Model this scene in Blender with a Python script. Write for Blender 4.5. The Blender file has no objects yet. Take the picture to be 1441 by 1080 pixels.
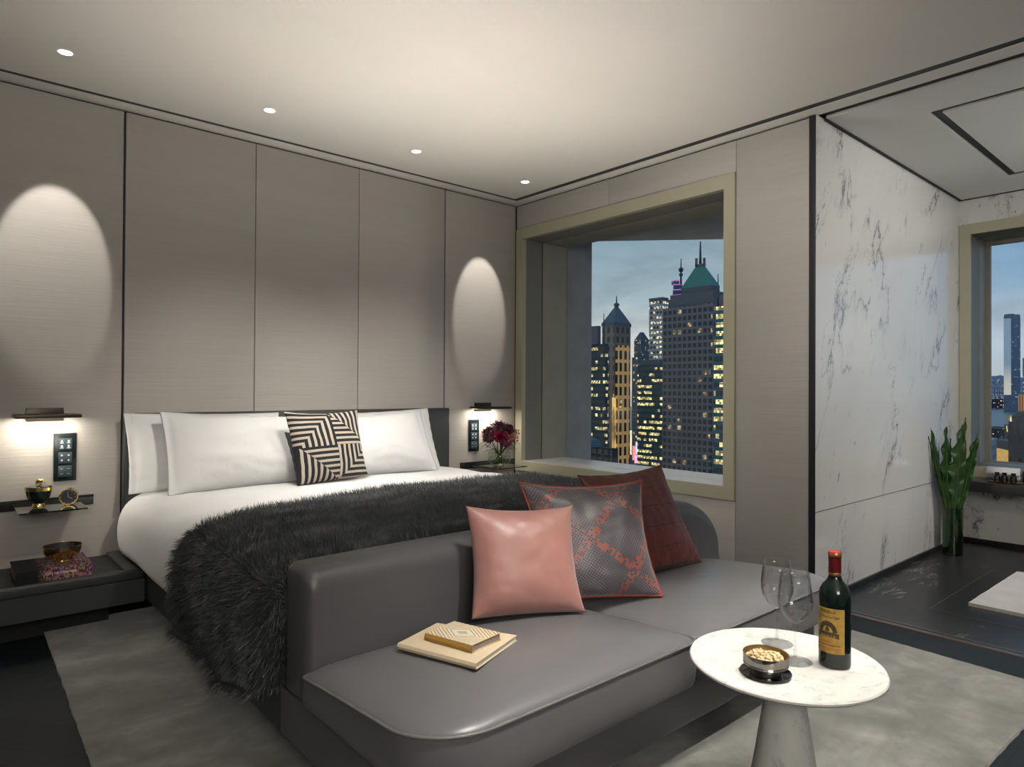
import bpy, bmesh, math, random
import numpy as np
from mathutils import Vector, Matrix, noise
random.seed(7)
rng = np.random.default_rng(7)
SC = bpy.context.scene
COL = SC.collection
PI = math.pi

# ------------------------------------------------------------------ camera
FPX, YAW, PITCH, ROLL = 941.15, 0.716314, 0.008024, 0.005566
CAM = Vector((-3.568, -4.054, 1.15))
fw = Vector((math.sin(YAW)*math.cos(PITCH), math.cos(YAW)*math.cos(PITCH), math.sin(PITCH)))
r0 = Vector((math.cos(YAW), -math.sin(YAW), 0)); u0 = r0.cross(fw)
rt = r0*math.cos(ROLL)+u0*math.sin(ROLL); up = u0*math.cos(ROLL)-r0*math.sin(ROLL)
cd = bpy.data.cameras.new('camera'); cam = bpy.data.objects.new('camera', cd); COL.objects.link(cam)
cd.sensor_width = 36; cd.lens = FPX/1441*36; cd.clip_start = .05; cd.clip_end = 30000
cam.matrix_world = Matrix(((rt.x, up.x, -fw.x, CAM.x), (rt.y, up.y, -fw.y, CAM.y), (rt.z, up.z, -fw.z, CAM.z), (0, 0, 0, 1)))
SC.camera = cam
def ray(px, py): return fw*FPX+rt*(px-720.5)-up*(py-540)
def at(px, py, D): return CAM+ray(px, py)*(D/FPX)      # far towers are laid out by bearing and distance

# ------------------------------------------------------------------ materials
class NT:
    def __init__(s, name):
        s.m = bpy.data.materials.new(name); s.m.use_nodes = True
        s.t = s.m.node_tree; s.t.nodes.clear()
        s.out = s.t.nodes.new('ShaderNodeOutputMaterial')
    def n(s, typ, ins=None, **props):
        d = s.t.nodes.new('ShaderNode'+typ)
        for k, v in props.items(): setattr(d, k, v)
        for k, v in (ins or {}).items(): s.set(d.inputs[k], v)
        return d
    def set(s, sock, v):
        if isinstance(v, bpy.types.NodeSocket): s.t.links.new(v, sock)
        else:
            if isinstance(v, (tuple, list)) and len(v) == 3 and sock.type == 'RGBA': v = (*v, 1)
            sock.default_value = v
    def math(s, op, a, b=0.0, c=0.0, clamp=False):
        d = s.t.nodes.new('ShaderNodeMath'); d.operation = op; d.use_clamp = clamp
        s.set(d.inputs[0], a); s.set(d.inputs[1], b); s.set(d.inputs[2], c); return d.outputs[0]
    def mix(s, f, a, b, typ='RGBA', blend='MIX'):
        d = s.t.nodes.new('ShaderNodeMix'); d.data_type = typ; d.blend_type = blend
        i = {'RGBA': (0, 6, 7, 2), 'FLOAT': (0, 2, 3, 0)}[typ]
        s.set(d.inputs[i[0]], f); s.set(d.inputs[i[1]], a); s.set(d.inputs[i[2]], b); return d.outputs[i[3]]
    def ramp(s, f, stops, interp='LINEAR'):
        d = s.t.nodes.new('ShaderNodeValToRGB'); d.color_ramp.interpolation = interp
        e = d.color_ramp.elements
        while len(e) < len(stops): e.new(.5)
        for k, (p, c) in zip(e, stops): k.position = p; k.color = (*c, 1) if len(c) == 3 else c
        s.set(d.inputs[0], f); return d.outputs[0]
    def coord(s, which='Object', scale=(1, 1, 1), rot=(0, 0, 0), loc=(0, 0, 0)):
        tc = s.n('TexCoord'); mp = s.n('Mapping', {'Vector': tc.outputs[which], 'Scale': scale, 'Rotation': rot, 'Location': loc}); return mp.outputs[0]
    def noise(s, vec, scale=5, detail=4, rough=.5, dist=0, out=0):
        d = s.n('TexNoise', {'Vector': vec, 'Scale': scale, 'Detail': detail, 'Roughness': rough, 'Distortion': dist}); return d.outputs[out]
    def bump(s, h, strength=.2, dist=.01, normal=None):
        d = s.n('Bump', {'Height': h, 'Strength': strength, 'Distance': dist})
        if normal is not None: s.set(d.inputs['Normal'], normal)
        return d.outputs[0]
    def bsdf(s, **k):
        names = dict(color='Base Color', rough='Roughness', metal='Metallic', normal='Normal', emit='Emission Color', emits='Emission Strength',
                     sheen='Sheen Weight', sheenr='Sheen Roughness', coat='Coat Weight', trans='Transmission Weight', ior='IOR', spec='Specular IOR Level', aniso='Anisotropic', sheent='Sheen Tint', sss='Subsurface Weight')
        b = s.n('BsdfPrincipled')
        for kk, v in k.items(): s.set(b.inputs[names[kk]], v)
        s.t.links.new(b.outputs[0], s.out.inputs[0]); return b
def plain(name, color, rough=.5, metal=0, vary=.06, scale=6, bump=0, bscale=200, **k):
    t = NT(name); v = t.coord('Object'); nz = t.noise(v, scale, 3)
    dark = tuple(c*(1-vary) for c in color); lite = tuple(min(1, c*(1+vary)) for c in color)
    kw = dict(color=t.ramp(nz, [(.3, dark), (.7, lite)]), rough=rough, metal=metal, **k)
    if bump: kw['normal'] = t.bump(t.noise(v, bscale, 2), bump, .002)
    t.bsdf(**kw); return t.m

def m_wall(name, col, horiz='x'):
    t = NT(name)
    sc = (1.6, 1.6, 90)
    v = t.coord('Object', sc); n1 = t.noise(v, 1.5, 5, .6)
    v2 = t.coord('Object', (.5, .5, 9)); n2 = t.noise(v2, 1.3, 3)
    v3 = t.coord('Object', (10, 10, 240)); n3 = t.noise(v3, 1.0, 2, .6)
    slub = t.ramp(n3, [(.70, (0, 0, 0)), (.78, (1, 1, 1))])
    c = t.mix(n1, tuple(x*.86 for x in col), tuple(x*1.12 for x in col))
    c = t.mix(t.math('MULTIPLY', n2, .5), c, tuple(x*.78 for x in col))
    h = t.math('ADD', n1, t.math('MULTIPLY', slub, .8))
    t.bsdf(color=c, rough=.62, sheen=.15, normal=t.bump(h, .34, .004)); return t.m
M = {}
M['wall'] = m_wall('silk_wallcovering', (.47, .438, .40))
M['wall_r'] = m_wall('silk_wallcovering_pale', (.48, .455, .42))
M['ceiling'] = plain('ceiling_paint', (.80, .77, .72), .8, vary=.02, scale=1.5)
M['ceiling_bath'] = plain('ceiling_paint_bath', (.78, .785, .76), .8, vary=.02, scale=1.5)
M['black'] = plain('black_shadow_gap', (.012, .013, .014), .6)
M['groove'] = plain('groove_shade_paint', (.018, .026, .030), .5)  # dark colour stands in for shade inside the ceiling grooves
M['bronze'] = plain('bronze_dark', (.055, .042, .032), .35, .7)
M['brass'] = plain('olive_brass_frame', (.47, .445, .33), .45, .15, vary=.03)
M['jamb'] = plain('dark_window_jamb', (.20, .195, .165), .5)
M['jamb_out'] = plain('outer_window_jamb', (.30, .29, .24), .5)
M['sill'] = plain('pale_sill', (.60, .58, .56), .35)
M['concrete'] = plain('outside_concrete', (.30, .30, .30), .8, vary=.1)
M['leather'] = None
def m_leather(name, col, rough=.4):
    t = NT(name); v = t.coord('Object')
    vo = t.n('TexVoronoi', {'Vector': v, 'Scale': 420}); nz = t.noise(v, 3.5, 3)
    t.bsdf(color=t.mix(nz, tuple(c*.93 for c in col), tuple(c*1.07 for c in col)), rough=t.math('ADD', rough, t.math('MULTIPLY', nz, .08)), spec=.5,
           normal=t.bump(vo.outputs[0], .07, .001, t.bump(nz, .05, .02))); return t.m
M['leather'] = m_leather('grey_leather_shaded', (.085, .084, .090), .36)  # bench base and back: leather darkened for their shade
M['leather_lit'] = m_leather('grey_leather_lit', (.130, .128, .135), .29)  # same leather, lightened for the light on the seat tops
M['leather_dark'] = m_leather('charcoal_leather', (.034, .038, .038), .42)
M['piping'] = plain('leather_piping', (.15, .145, .14), .4)
M['plinth'] = plain('black_plinth', (.008, .008, .009), .7)

def m_floorwood():
    t = NT('black_oak_planks')
    v = t.coord('Object', (1, 1, 1), (0, 0, math.radians(52)))
    br = t.n('TexBrick', {'Vector': v, 'Color1': (.005, .008, .010), 'Color2': (.011, .015, .018), 'Mortar': (.003, .004, .005), 'Scale': 1.0, 'Mortar Size': .0025, 'Brick Width': .9, 'Row Height': .16}, offset=.5)
    vg = t.coord('Object', (5, 90, 5), (0, 0, math.radians(52))); g = t.noise(vg, 1.2, 6, .65, 1.2)
    c = t.mix(t.math('MULTIPLY', g, .55), br.outputs[0], (.018, .024, .028))
    h = t.math('ADD', t.math('MULTIPLY', g, .6), t.math('MULTIPLY', br.outputs[1], -1.0))
    t.bsdf(color=c, rough=t.math('ADD', .42, t.math('MULTIPLY', g, .25)), spec=.14, normal=t.bump(h, .35, .004)); return t.m
M['floor'] = m_floorwood()
def m_rug():
    t = NT('silk_rug'); v = t.coord('Object')
    big = t.noise(v, 5.5, 6, .66, .3); fine = t.noise(v, 430, 3, .7)
    vs = t.coord('Object', (1.1, 5, 1)); st = t.noise(vs, 1.6, 4, .6)
    f = t.math('ADD', t.math('MULTIPLY', big, .65), t.math('MULTIPLY', st, .35))
    c = t.ramp(f, [(.36, (.085, .084, .076)), (.5, (.19, .187, .170)), (.64, (.36, .352, .325))])
    c = t.mix(t.math('MULTIPLY', fine, .6), c, tuple(x for x in (.08, .08, .072)))
    t.bsdf(color=c, rough=.85, sheen=.5, sheenr=.4, normal=t.bump(fine, .6, .004)); return t.m
M['rug'] = m_rug()
def m_marble(name, white, vein, vs=1.0, rough=.12, scale=1.0, rot=(0, .45, 0), grey=.35, spots=.55, amt=1.0):
    t = NT(name)
    v0 = t.coord('Object', rot=rot); v = t.n('Mapping', {'Vector': v0, 'Scale': (1.7*scale, 1.6*scale, .75*scale)}).outputs[0]
    w = t.noise(v, 2.2, 5, .55, out=1)
    wv = t.n('VectorMath', {0: w}, operation='SCALE'); wv.inputs['Scale'].default_value = .45
    vv = t.n('VectorMath', {0: v, 1: wv.outputs[0]}, operation='ADD').outputs[0]
    a = t.noise(vv, .95, 7, .58, .2)
    ridge = t.math('ABSOLUTE', t.math('SUBTRACT', a, .5))
    gate = t.ramp(t.noise(v, 2.3, 3), [(.44, (0, 0, 0)), (.60, (1, 1, 1))])
    thin = t.ramp(ridge, [(0.0, (1, 1, 1)), (.0035*vs, (.5, .5, .5)), (.010*vs, (0, 0, 0))])
    soft = t.ramp(ridge, [(0.0, (.16, .16, .16)), (.05*vs, (0, 0, 0))])
    b = t.noise(vv, 1.9, 7, .6, .4)
    fl = t.ramp(t.math('ABSOLUTE', t.math('SUBTRACT', b, .55)), [(0, (.75, .75, .75)), (.006*vs, (0, 0, 0))])
    gate2 = t.ramp(t.noise(v, 2.7, 3), [(.47, (0, 0, 0)), (.60, (1, 1, 1))])
    cl = t.noise(v, .9, 5)
    base = t.mix(t.math('MULTIPLY', t.ramp(cl, [(.4, (0, 0, 0)), (.75, (1, 1, 1))]), grey), white, tuple(.55*x+.45*y for x, y in zip(white, vein)))
    sp = t.ramp(t.noise(t.n('Mapping', {'Vector': v0, 'Scale': (24*scale, 20*scale, 6*scale)}).outputs[0], 1.3, 3), [(.67, (0, 0, 0)), (.71, (1, 1, 1))])
    sp = t.math('MULTIPLY', t.math('MULTIPLY', sp, t.ramp(t.noise(v, 1.2, 2), [(.42, (0, 0, 0)), (.6, (1, 1, 1))])), spots)
    vm = t.math('MAXIMUM', t.math('MULTIPLY', t.math('ADD', thin, soft, clamp=True), gate), t.math('MULTIPLY', fl, gate2))
    vm = t.math('MULTIPLY', t.math('MAXIMUM', vm, sp), amt)
    t.bsdf(color=t.mix(vm, base, vein), rough=rough, spec=.5); return t.m
M['marble'] = m_marble('white_marble_wall', (.76, .755, .73), (.07, .085, .12), 1.0, .10, 1.0, (0, -.42, 0), .20, .85, .85)
M['marble_table'] = m_marble('white_marble_table', (.76, .75, .71), (.20, .21, .22), 1.6, .2, 8.0, (.5, .9, .6), .30, .6, .5)
M['marble_table_leg'] = m_marble('white_marble_pedestal', (.70, .70, .66), (.18, .19, .18), 1.5, .3, 4.0, (.3, .2, .6), .6, .3, .7)
def m_blackstone():
    t = NT('black_marble_floor'); v = t.coord('Object')
    br = t.n('TexBrick', {'Vector': t.coord('Object', loc=(.43, .44, 0)), 'Color1': (.022, .022, .024), 'Color2': (.028, .028, .029), 'Mortar': (.05, .05, .052), 'Scale': 1, 'Mortar Size': .0012, 'Brick Width': 1.2, 'Row Height': .4}, offset=.5)
    vw = t.coord('Object', (1.2, 4.5, 1), (0, 0, .15)); a = t.noise(vw, 1.3, 8, .6, .7)
    ve = t.ramp(t.math('ABSOLUTE', t.math('SUBTRACT', a, .5)), [(0, (1, 1, 1)), (.005, (0, 0, 0))])
    gt = t.ramp(t.noise(v, 3.3, 4), [(.52, (0, 0, 0)), (.60, (1, 1, 1))])
    t.bsdf(color=t.mix(t.math('MULTIPLY', ve, gt), br.outputs[0], (.5, .5, .5)), rough=t.math('ADD', .24, t.math('MULTIPLY', a, .15)), spec=.35); return t.m
M['blackstone'] = m_blackstone()
M['blackstone2'] = plain('black_stone_inlay', (.020, .020, .021), .3)
M['copper'] = plain('copper_strip', (.42, .22, .14), .35, .8)
M['steel'] = plain('track_steel', (.16, .15, .14), .3, .8)
def m_linen(name, col, rough=.75):
    t = NT(name); v = t.coord('Object'); n1 = t.noise(v, 3.2, 4, .55, .3); n2 = t.noise(v, 14, 3)
    h = t.math('ADD', n1, t.math('MULTIPLY', n2, .25))
    t.bsdf(color=col, rough=rough, sheen=.2, normal=t.bump(h, .28, .03)); return t.m
M['linen'] = m_linen('white_cotton', (.80, .80, .80))
M['linen_pillow'] = m_linen('white_pillowcase', (.80, .795, .785))
M['stitch'] = plain('white_stitching', (.9, .9, .9), .7)
M['mat'] = plain('bath_mat_pile', (.72, .69, .68), .95, bump=.7, bscale=120)
M['towel'] = plain('white_towel', (.86, .86, .85), .95, bump=.6, bscale=260)
M['greyvelvet'] = plain('grey_velvet', (.075, .085, .09), .8, sheen=.6)

def uvmat(name):
    t = NT(name); uv = t.n('UVMap').outputs[0]; sp = t.n('SeparateXYZ', {0: uv}); return t, uv, sp.outputs[0], sp.outputs[1]
def m_striped():
    t, uv, x, y = uvmat('pinwheel_stripe_weave')
    u = t.math('SUBTRACT', t.math('MULTIPLY', x, 2), 1.06); v = t.math('SUBTRACT', t.math('MULTIPLY', y, 2), .96)
    ins = t.math('LESS_THAN', t.math('ADD', t.math('ABSOLUTE', u), t.math('ABSOLUTE', v)), .97)
    pr = t.math('LESS_THAN', t.math('MULTIPLY', u, v), 0)
    ver = t.math('SUBTRACT', 1, t.math('ABSOLUTE', t.math('SUBTRACT', ins, pr)))
    cc = t.mix(ver, v, u, 'FLOAT')
    s = t.math('LESS_THAN', t.math('FRACT', t.math('ADD', t.math('MULTIPLY', cc, 6.6), t.math('ADD', 20.0, t.math('MULTIPLY', ins, .5)))), .55)
    wv = t.noise(t.coord('UV', (190, 190, 1)), 1, 2)
    c = t.mix(s, (.62, .54, .44), (.009, .009, .014))
    t.bsdf(color=t.mix(t.math('MULTIPLY', wv, .25), c, (.02, .02, .02)), rough=.85, normal=t.bump(wv, .4, .004)); return t.m
M['striped'] = m_striped()
def m_plaid():
    t, uv, x, y = uvmat('woven_lattice_silk')
    p = t.math('ADD', t.math('MULTIPLY', x, .86), t.math('MULTIPLY', y, 1.1)); q = t.math('SUBTRACT', t.math('MULTIPLY', x, .95), t.math('MULTIPLY', y, .75))
    wob = t.noise(t.coord('UV'), 9, 2)
    p = t.math('ADD', p, t.math('MULTIPLY', wob, .02)); q = t.math('ADD', q, t.math('MULTIPLY', wob, .02))
    fp = t.math('FRACT', t.math('ADD', t.math('MULTIPLY', p, 33), 40)); fq = t.math('FRACT', t.math('ADD', t.math('MULTIPLY', q, 40), 60))
    line = t.math('MAXIMUM', t.math('GREATER_THAN', fp, .74), t.math('GREATER_THAN', fq, .76))
    fade = t.ramp(t.noise(t.coord('UV', (1, 1, 1), (0, 0, .6)), 2.6, 3), [(.30, (.06, .06, .06)), (.60, (1, 1, 1))])
    base = t.mix(t.math('MULTIPLY', line, fade), (.040, .037, .044), (.15, .125, .135))
    bandp = t.math('LESS_THAN', t.math('ABSOLUTE', t.math('SUBTRACT', t.math('FRACT', t.math('ADD', t.math('MULTIPLY', p, 1.55), 10.08)), .5)), .075)
    bandq = t.math('LESS_THAN', t.math('ABSOLUTE', t.math('SUBTRACT', t.math('FRACT', t.math('ADD', t.math('MULTIPLY', q, 1.9), 10.38)), .5)), .09)
    cell = t.n('CombineXYZ', {0: t.math('FLOOR', t.math('MULTIPLY', p, 33)), 1: t.math('FLOOR', t.math('MULTIPLY', q, 40))}).outputs[0]
    rnd = t.n('TexWhiteNoise', {0: cell}, noise_dimensions='3D').outputs[0]
    org = t.math('MULTIPLY', t.math('MULTIPLY', t.math('MAXIMUM', bandp, bandq), t.math('SUBTRACT', 1, line)), t.math('GREATER_THAN', rnd, .45))
    c = t.mix(org, base, (.31, .045, .010))
    t.bsdf(color=c, rough=.42, sheen=.4, normal=t.bump(line, .25, .002)); return t.m
M['plaid'] = m_plaid()
M['orange_pipe'] = plain('rust_piping', (.28, .05, .02), .6)
def m_red():
    t, uv, x, y = uvmat('rust_red_taffeta')
    n1 = t.noise(t.coord('UV', (7, 2.5, 1)), 2.2, 4, .6); n2 = t.noise(t.coord('UV', (40, 8, 1)), 1.4, 3)
    f = t.math('ABSOLUTE', t.math('SUBTRACT', t.math('FRACT', t.math('ADD', t.math('MULTIPLY', y, 5.2), .35)), .5))
    seam = t.ramp(f, [(0, (1, 1, 1)), (.035, (0, 0, 0))])
    c = t.mix(n1, (.062, .010, .007), (.118, .023, .015)); c = t.mix(seam, c, (.02, .004, .003))
    h = t.math('SUBTRACT', t.math('ADD', n1, t.math('MULTIPLY', n2, .5)), t.math('MULTIPLY', seam, 1.2))
    t.bsdf(color=c, rough=.5, sheen=.08, normal=t.bump(h, .5, .012)); return t.m
M['red'] = m_red()
def m_pink():
    t, uv, x, y = uvmat('pink_satin')
    n1 = t.noise(t.coord('UV', (3, 3, 1)), 2.0, 3); fine = t.noise(t.coord('UV', (300, 300, 1)), 1, 1)
    t.bsdf(color=t.mix(n1, (.31, .142, .122), (.37, .178, .152)), rough=t.math('ADD', .36, t.math('MULTIPLY', fine, .1)), sheen=.3, normal=t.bump(n1, .06, .02)); return t.m
M['pink'] = m_pink()

def m_thinglass(name, tint=(1, 1, 1), base=.04, edge=.9, pw=2.2, edgecol=None):
    t = NT(name); lw = t.n('LayerWeight', {'Blend': .5})
    f = t.math('ADD', base, t.math('MULTIPLY', t.math('POWER', lw.outputs[1], pw*2), edge), clamp=True)
    tr = t.n('BsdfTransparent', {'Color': (*tint, 1)}); gl = t.n('BsdfGlossy', {'Color': (1, 1, 1, 1), 'Roughness': .015})
    mx = t.n('MixShader', {0: f, 1: tr.outputs[0], 2: gl.outputs[0]}); t.t.links.new(mx.outputs[0], t.out.inputs[0]); return t.m
M['pane'] = m_thinglass('window_glass', (.97, .98, .98), .02, .35, 2.5)
M['wineglass'] = m_thinglass('clear_crystal', (.94, .95, .95), .045, .85, 1.3)
M['vaseglass'] = m_thinglass('clear_vase_glass', (.93, .95, .92), .04, .7, 1.5)
M['greenglass'] = m_thinglass('green_tinted_vase', (.55, .66, .52), .05, .6, 1.6)
M['water'] = m_thinglass('vase_water', (.86, .88, .78), .03, .4, 2.0)
t = NT('solid_crystal'); g = t.n('BsdfGlass', {'Color': (1, 1, 1, 1), 'Roughness': 0.0, 'IOR': 1.5}); t.t.links.new(g.outputs[0], t.out.inputs[0]); M['crystal'] = t.m
M['bottleglass'] = plain('dark_bottle_glass', (.006, .012, .010), .06, spec=.5, coat=.1)
M['gold'] = plain('polished_gold', (.82, .58, .20), .18, 1.0, vary=.05)
M['goldleaf'] = plain('gold_foil', (.50, .33, .12), .35, .8)
M['capsule'] = plain('red_foil', (.16, .012, .016), .32, .3)
M['capsule_top'] = plain('bright_red_foil', (.62, .03, .03), .3, .2)
M['silver'] = plain('polished_silver', (.80, .78, .74), .10, 1.0, vary=.03)
M['darksilver'] = plain('smoked_mirror_metal', (.10, .10, .10), .10, 1.0)
M['nut'] = plain('roasted_cashew', (.78, .57, .31), .5, vary=.22, scale=60)
M['enamel'] = plain('black_green_enamel', (.006, .016, .016), .08, coat=.6)
M['blackglass'] = plain('black_glass', (.012, .013, .013), .05, coat=.4)
M['dial'] = plain('clock_dial', (.028, .028, .032), .4)
M['whitepaint'] = plain('white_mark', (.75, .75, .72), .5)
M['redpaint'] = plain('red_mark', (.5, .05, .05), .5)
M['switch'] = plain('black_switch_plate', (.006, .010, .012), .22)
M['key'] = plain('slate_key', (.030, .045, .052), .35)
t = NT('backlit_icon'); t.bsdf(color=(.6, .65, .65), emit=(.75, .85, .9), emits=.12); M['icon'] = t.m
t = NT('led_strip'); t.bsdf(color=(.8, .7, .5), emit=(1, .86, .62), emits=2.2); M['led'] = t.m
t = NT('downlight_lamp'); t.bsdf(color=(1, 1, 1), emit=(1, .95, .85), emits=9); M['lamp'] = t.m
M['petal'] = plain('burgundy_petal', (.115, .006, .028), .6, vary=.5, scale=40, sheen=.3)
M['petal_lit'] = plain('burgundy_petal_lit', (.30, .010, .055), .6, vary=.4, scale=40)  # brighter copy of the burgundy petal, light put into the colour
M['berry'] = plain('coral_berry', (.62, .17, .11), .4)
M['stem'] = plain('green_stem', (.10, .135, .03), .5)
M['leaf'] = plain('dark_green_leaf', (.022, .055, .020), .45, vary=.35, scale=30)
M['fern'] = plain('glossy_fern_leaf', (.016, .056, .012), .34, vary=.4, scale=14, bump=.4, bscale=40)
M['beige'] = plain('cream_paper_cover', (.66, .54, .37), .5, vary=.03)
M['paper'] = plain('page_block', (.62, .56, .47), .8)
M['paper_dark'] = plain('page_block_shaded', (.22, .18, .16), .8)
M['goldspine'] = plain('ochre_spine', (.46, .27, .06), .4)
M['ink'] = plain('dark_ink', (.03, .022, .018), .6)
M['red_ink'] = plain('red_ink', (.55, .06, .03), .6)
M['amberbottle'] = plain('black_amenity_bottle', (.010, .009, .010), .22)
M['tray'] = plain('gilt_tray', (.55, .33, .10), .3, .9)
M['ledge'] = plain('dark_stone_ledge', (.028, .028, .030), .3)
M['wooddark'] = plain('black_oak_lining', (.018, .020, .020), .5, vary=.3, scale=20)

# ------------------------------------------------------------------ mesh helpers
def link(name, bm, mat, parent=None, smooth=False, loc=None, rot=None, auto=None):
    me = bpy.data.meshes.new(name); bm.normal_update(); bm.to_mesh(me); bm.free()
    o = bpy.data.objects.new(name, me); COL.objects.link(o)
    for mm in (mat if isinstance(mat, (list, tuple)) else [mat]): me.materials.append(mm)
    if smooth:
        for p in me.polygons: p.use_smooth = True
        if auto is not None: me.set_sharp_from_angle(angle=math.radians(auto))
    if parent is not None: o.parent = parent
    if loc is not None: o.location = loc
    if rot is not None: o.rotation_euler = rot
    return o
def tag(o, label, cat, group=None, kind=None):
    if label: o['label'] = label
    if cat: o['category'] = cat
    if group: o['group'] = group
    if kind: o['kind'] = kind
    return o
def thing(name, label, cat, loc=(0, 0, 0), rz=0, group=None):
    o = bpy.data.objects.new(name, None); COL.objects.link(o); o.empty_display_size = .05
    o.location = loc; o.rotation_euler = (0, 0, rz); return tag(o, label, cat, group)
def struct(o, label, cat): return tag(o, label, cat, None, 'structure')
def children(o, _m={}): return [c for c in bpy.data.objects if c.parent == o]
def copy_tree(o, parent=None):
    kids = children(o); c = o.copy(); COL.objects.link(c)
    if parent is not None: c.parent = parent
    for k in kids: copy_tree(k, c)
    return c
def box(bm, x0, x1, y0, y1, z0, z1, bev=0, seg=2, mi=0):
    x0, x1 = sorted((x0, x1)); y0, y1 = sorted((y0, y1)); z0, z1 = sorted((z0, z1))
    r = bmesh.ops.create_cube(bm, size=1, matrix=Matrix.Translation(((x0+x1)/2, (y0+y1)/2, (z0+z1)/2)) @ Matrix.Diagonal((x1-x0, y1-y0, z1-z0, 1)))
    vs = r['verts']; fs = set(f for v in vs for f in v.link_faces)
    for f in fs: f.material_index = mi
    if bev:
        es = list(set(e for v in vs for e in v.link_edges))
        bmesh.ops.bevel(bm, geom=es, offset=bev, segments=seg, profile=.5, affect='EDGES')
    return bm
def mkbox(name, ext, mat, parent=None, bev=0, seg=2, off=None):
    bm = bmesh.new(); box(bm, *ext, bev, seg)
    o = link(name, bm, mat, parent, bev > 0 and seg > 1, auto=35)
    return o
def boxes(name, exts, mat, parent=None, bev=0):
    bm = bmesh.new()
    for e in exts: box(bm, *e, bev)
    return link(name, bm, mat, parent)
def lathe(bm, prof, segs=48, center=(0, 0, 0), cap=False, mi=0, a0=0, a1=2*PI):
    full = abs(a1-a0-2*PI) < 1e-6; n = segs if full else segs+1
    rings = []
    for (r, z) in prof:
        if r < 1e-6: rings.append([bm.verts.new((center[0], center[1], center[2]+z))]); continue
        rings.append([bm.verts.new((center[0]+r*math.cos(a0+(a1-a0)*k/segs), center[1]+r*math.sin(a0+(a1-a0)*k/segs), center[2]+z)) for k in range(n)])
    for A, B in zip(rings, rings[1:]):
        for k in range(segs):
            j = (k+1) % n
            q = ([A[0]] if len(A) == 1 else [A[k], A[j]])+([B[0]] if len(B) == 1 else [B[j], B[k]])
            if len(q) >= 3:
                f = bm.faces.new(q); f.material_index = mi
    return bm
def tube(bm, pts, r, segs=8, closed=False, r1=None):
    pts = [Vector(p) for p in pts]; n = len(pts); rings = []
    prev = None
    for i, p in enumerate(pts):
        a = pts[(i-1) % n] if closed or i > 0 else p; b = pts[(i+1) % n] if closed or i < n-1 else p
        d = (b-a).normalized()
        x = prev-d*prev.dot(d) if prev is not None else (Vector((0, 0, 1)) if abs(d.z) < .9 else Vector((1, 0, 0))).cross(d)
        x.normalize(); prev = x; y = d.cross(x)
        rr = r if r1 is None else r+(r1-r)*i/(n-1)
        rings.append([bm.verts.new(p+(x*math.cos(2*PI*k/segs)+y*math.sin(2*PI*k/segs))*rr) for k in range(segs)])
    for i in range(n if closed else n-1):
        A, B = rings[i], rings[(i+1) % n]
        for k in range(segs): bm.faces.new((A[k], A[(k+1) % segs], B[(k+1) % segs], B[k]))
    if not closed:
        bm.faces.new(rings[0][::-1]); bm.faces.new(rings[-1])
    return bm
def fix(bm): bmesh.ops.recalc_face_normals(bm, faces=bm.faces[:]); return bm
def text_geo(body, size=1.0, align='LEFT', bold=False):
    cu = bpy.data.curves.new('t', 'FONT'); cu.body = body; cu.size = size; cu.align_x = align; cu.resolution_u = 3
    if bold: cu.offset = size*.018
    o = bpy.data.objects.new('t', cu); COL.objects.link(o)
    dg = bpy.context.evaluated_depsgraph_get(); ev = o.evaluated_get(dg); me = ev.to_mesh()
    V = [v.co.copy() for v in me.vertices]; F = [tuple(p.vertices) for p in me.polygons]
    ev.to_mesh_clear(); bpy.data.objects.remove(o); bpy.data.curves.remove(cu); return V, F
def add_geo(bm, V, F, fn):
    vs = [bm.verts.new(fn(v)) for v in V]
    for f in F:
        try: bm.faces.new([vs[i] for i in f])
        except ValueError: pass

# ================================================================== ROOM SHELL
ZC = 2.632
o = mkbox('floor', (-5.3, 0.0, -6.6, 0.0, -.1, 0), M['floor']); struct(o, 'dark stained oak plank floor of the bedroom', 'floor')
# headboard wall
wb = mkbox('wall_back', (-5.3, .25, .02, .2, -.1, ZC+.1), M['black']); struct(wb, 'fabric panelled wall behind the bed', 'wall')
for x0, x1 in ((-5.25, -2.798), (-2.786, -2.0965), (-2.0925, -1.4085), (-1.4045, -.7075), (-.6955, -.009)):
    mkbox('wall_panel', (x0, x1, 0, .022, 0, ZC-.010), M['wall'], wb, .003, 2)
# window wall
WY0, WY1, WZ0, WZ1 = -.086, -1.880, .578, 2.348
wr = boxes('wall_right', [(.02, .22, .02, -.06, -.1, ZC+.1), (.02, .22, -1.9, -2.42, -.1, ZC+.1), (.02, .22, -.06, -1.9, -.1, WZ0-.03), (.02, .22, -.06, -1.9, WZ1+.03, ZC+.1)], M['black'])
struct(wr, 'pale fabric wall around the bedroom window', 'wall')
for y0, y1, z0, z1 in ((-.002, -.974, 2.434, ZC-.010), (-.978, -1.952, 2.434, ZC-.010), (-1.956, -2.388, 0, ZC-.010), (-.002, -1.952, 0, .497)):
    mkbox('wall_panel', (0, .022, y0, y1, z0, z1), M['wall_r'], wr, .003, 2)
o = mkbox('trim_1', (-.004, .05, -2.389, -2.4245, 0, ZC-.002), M['black'], bev=.001); struct(o, 'black metal post at the bathroom opening', 'trim')
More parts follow.
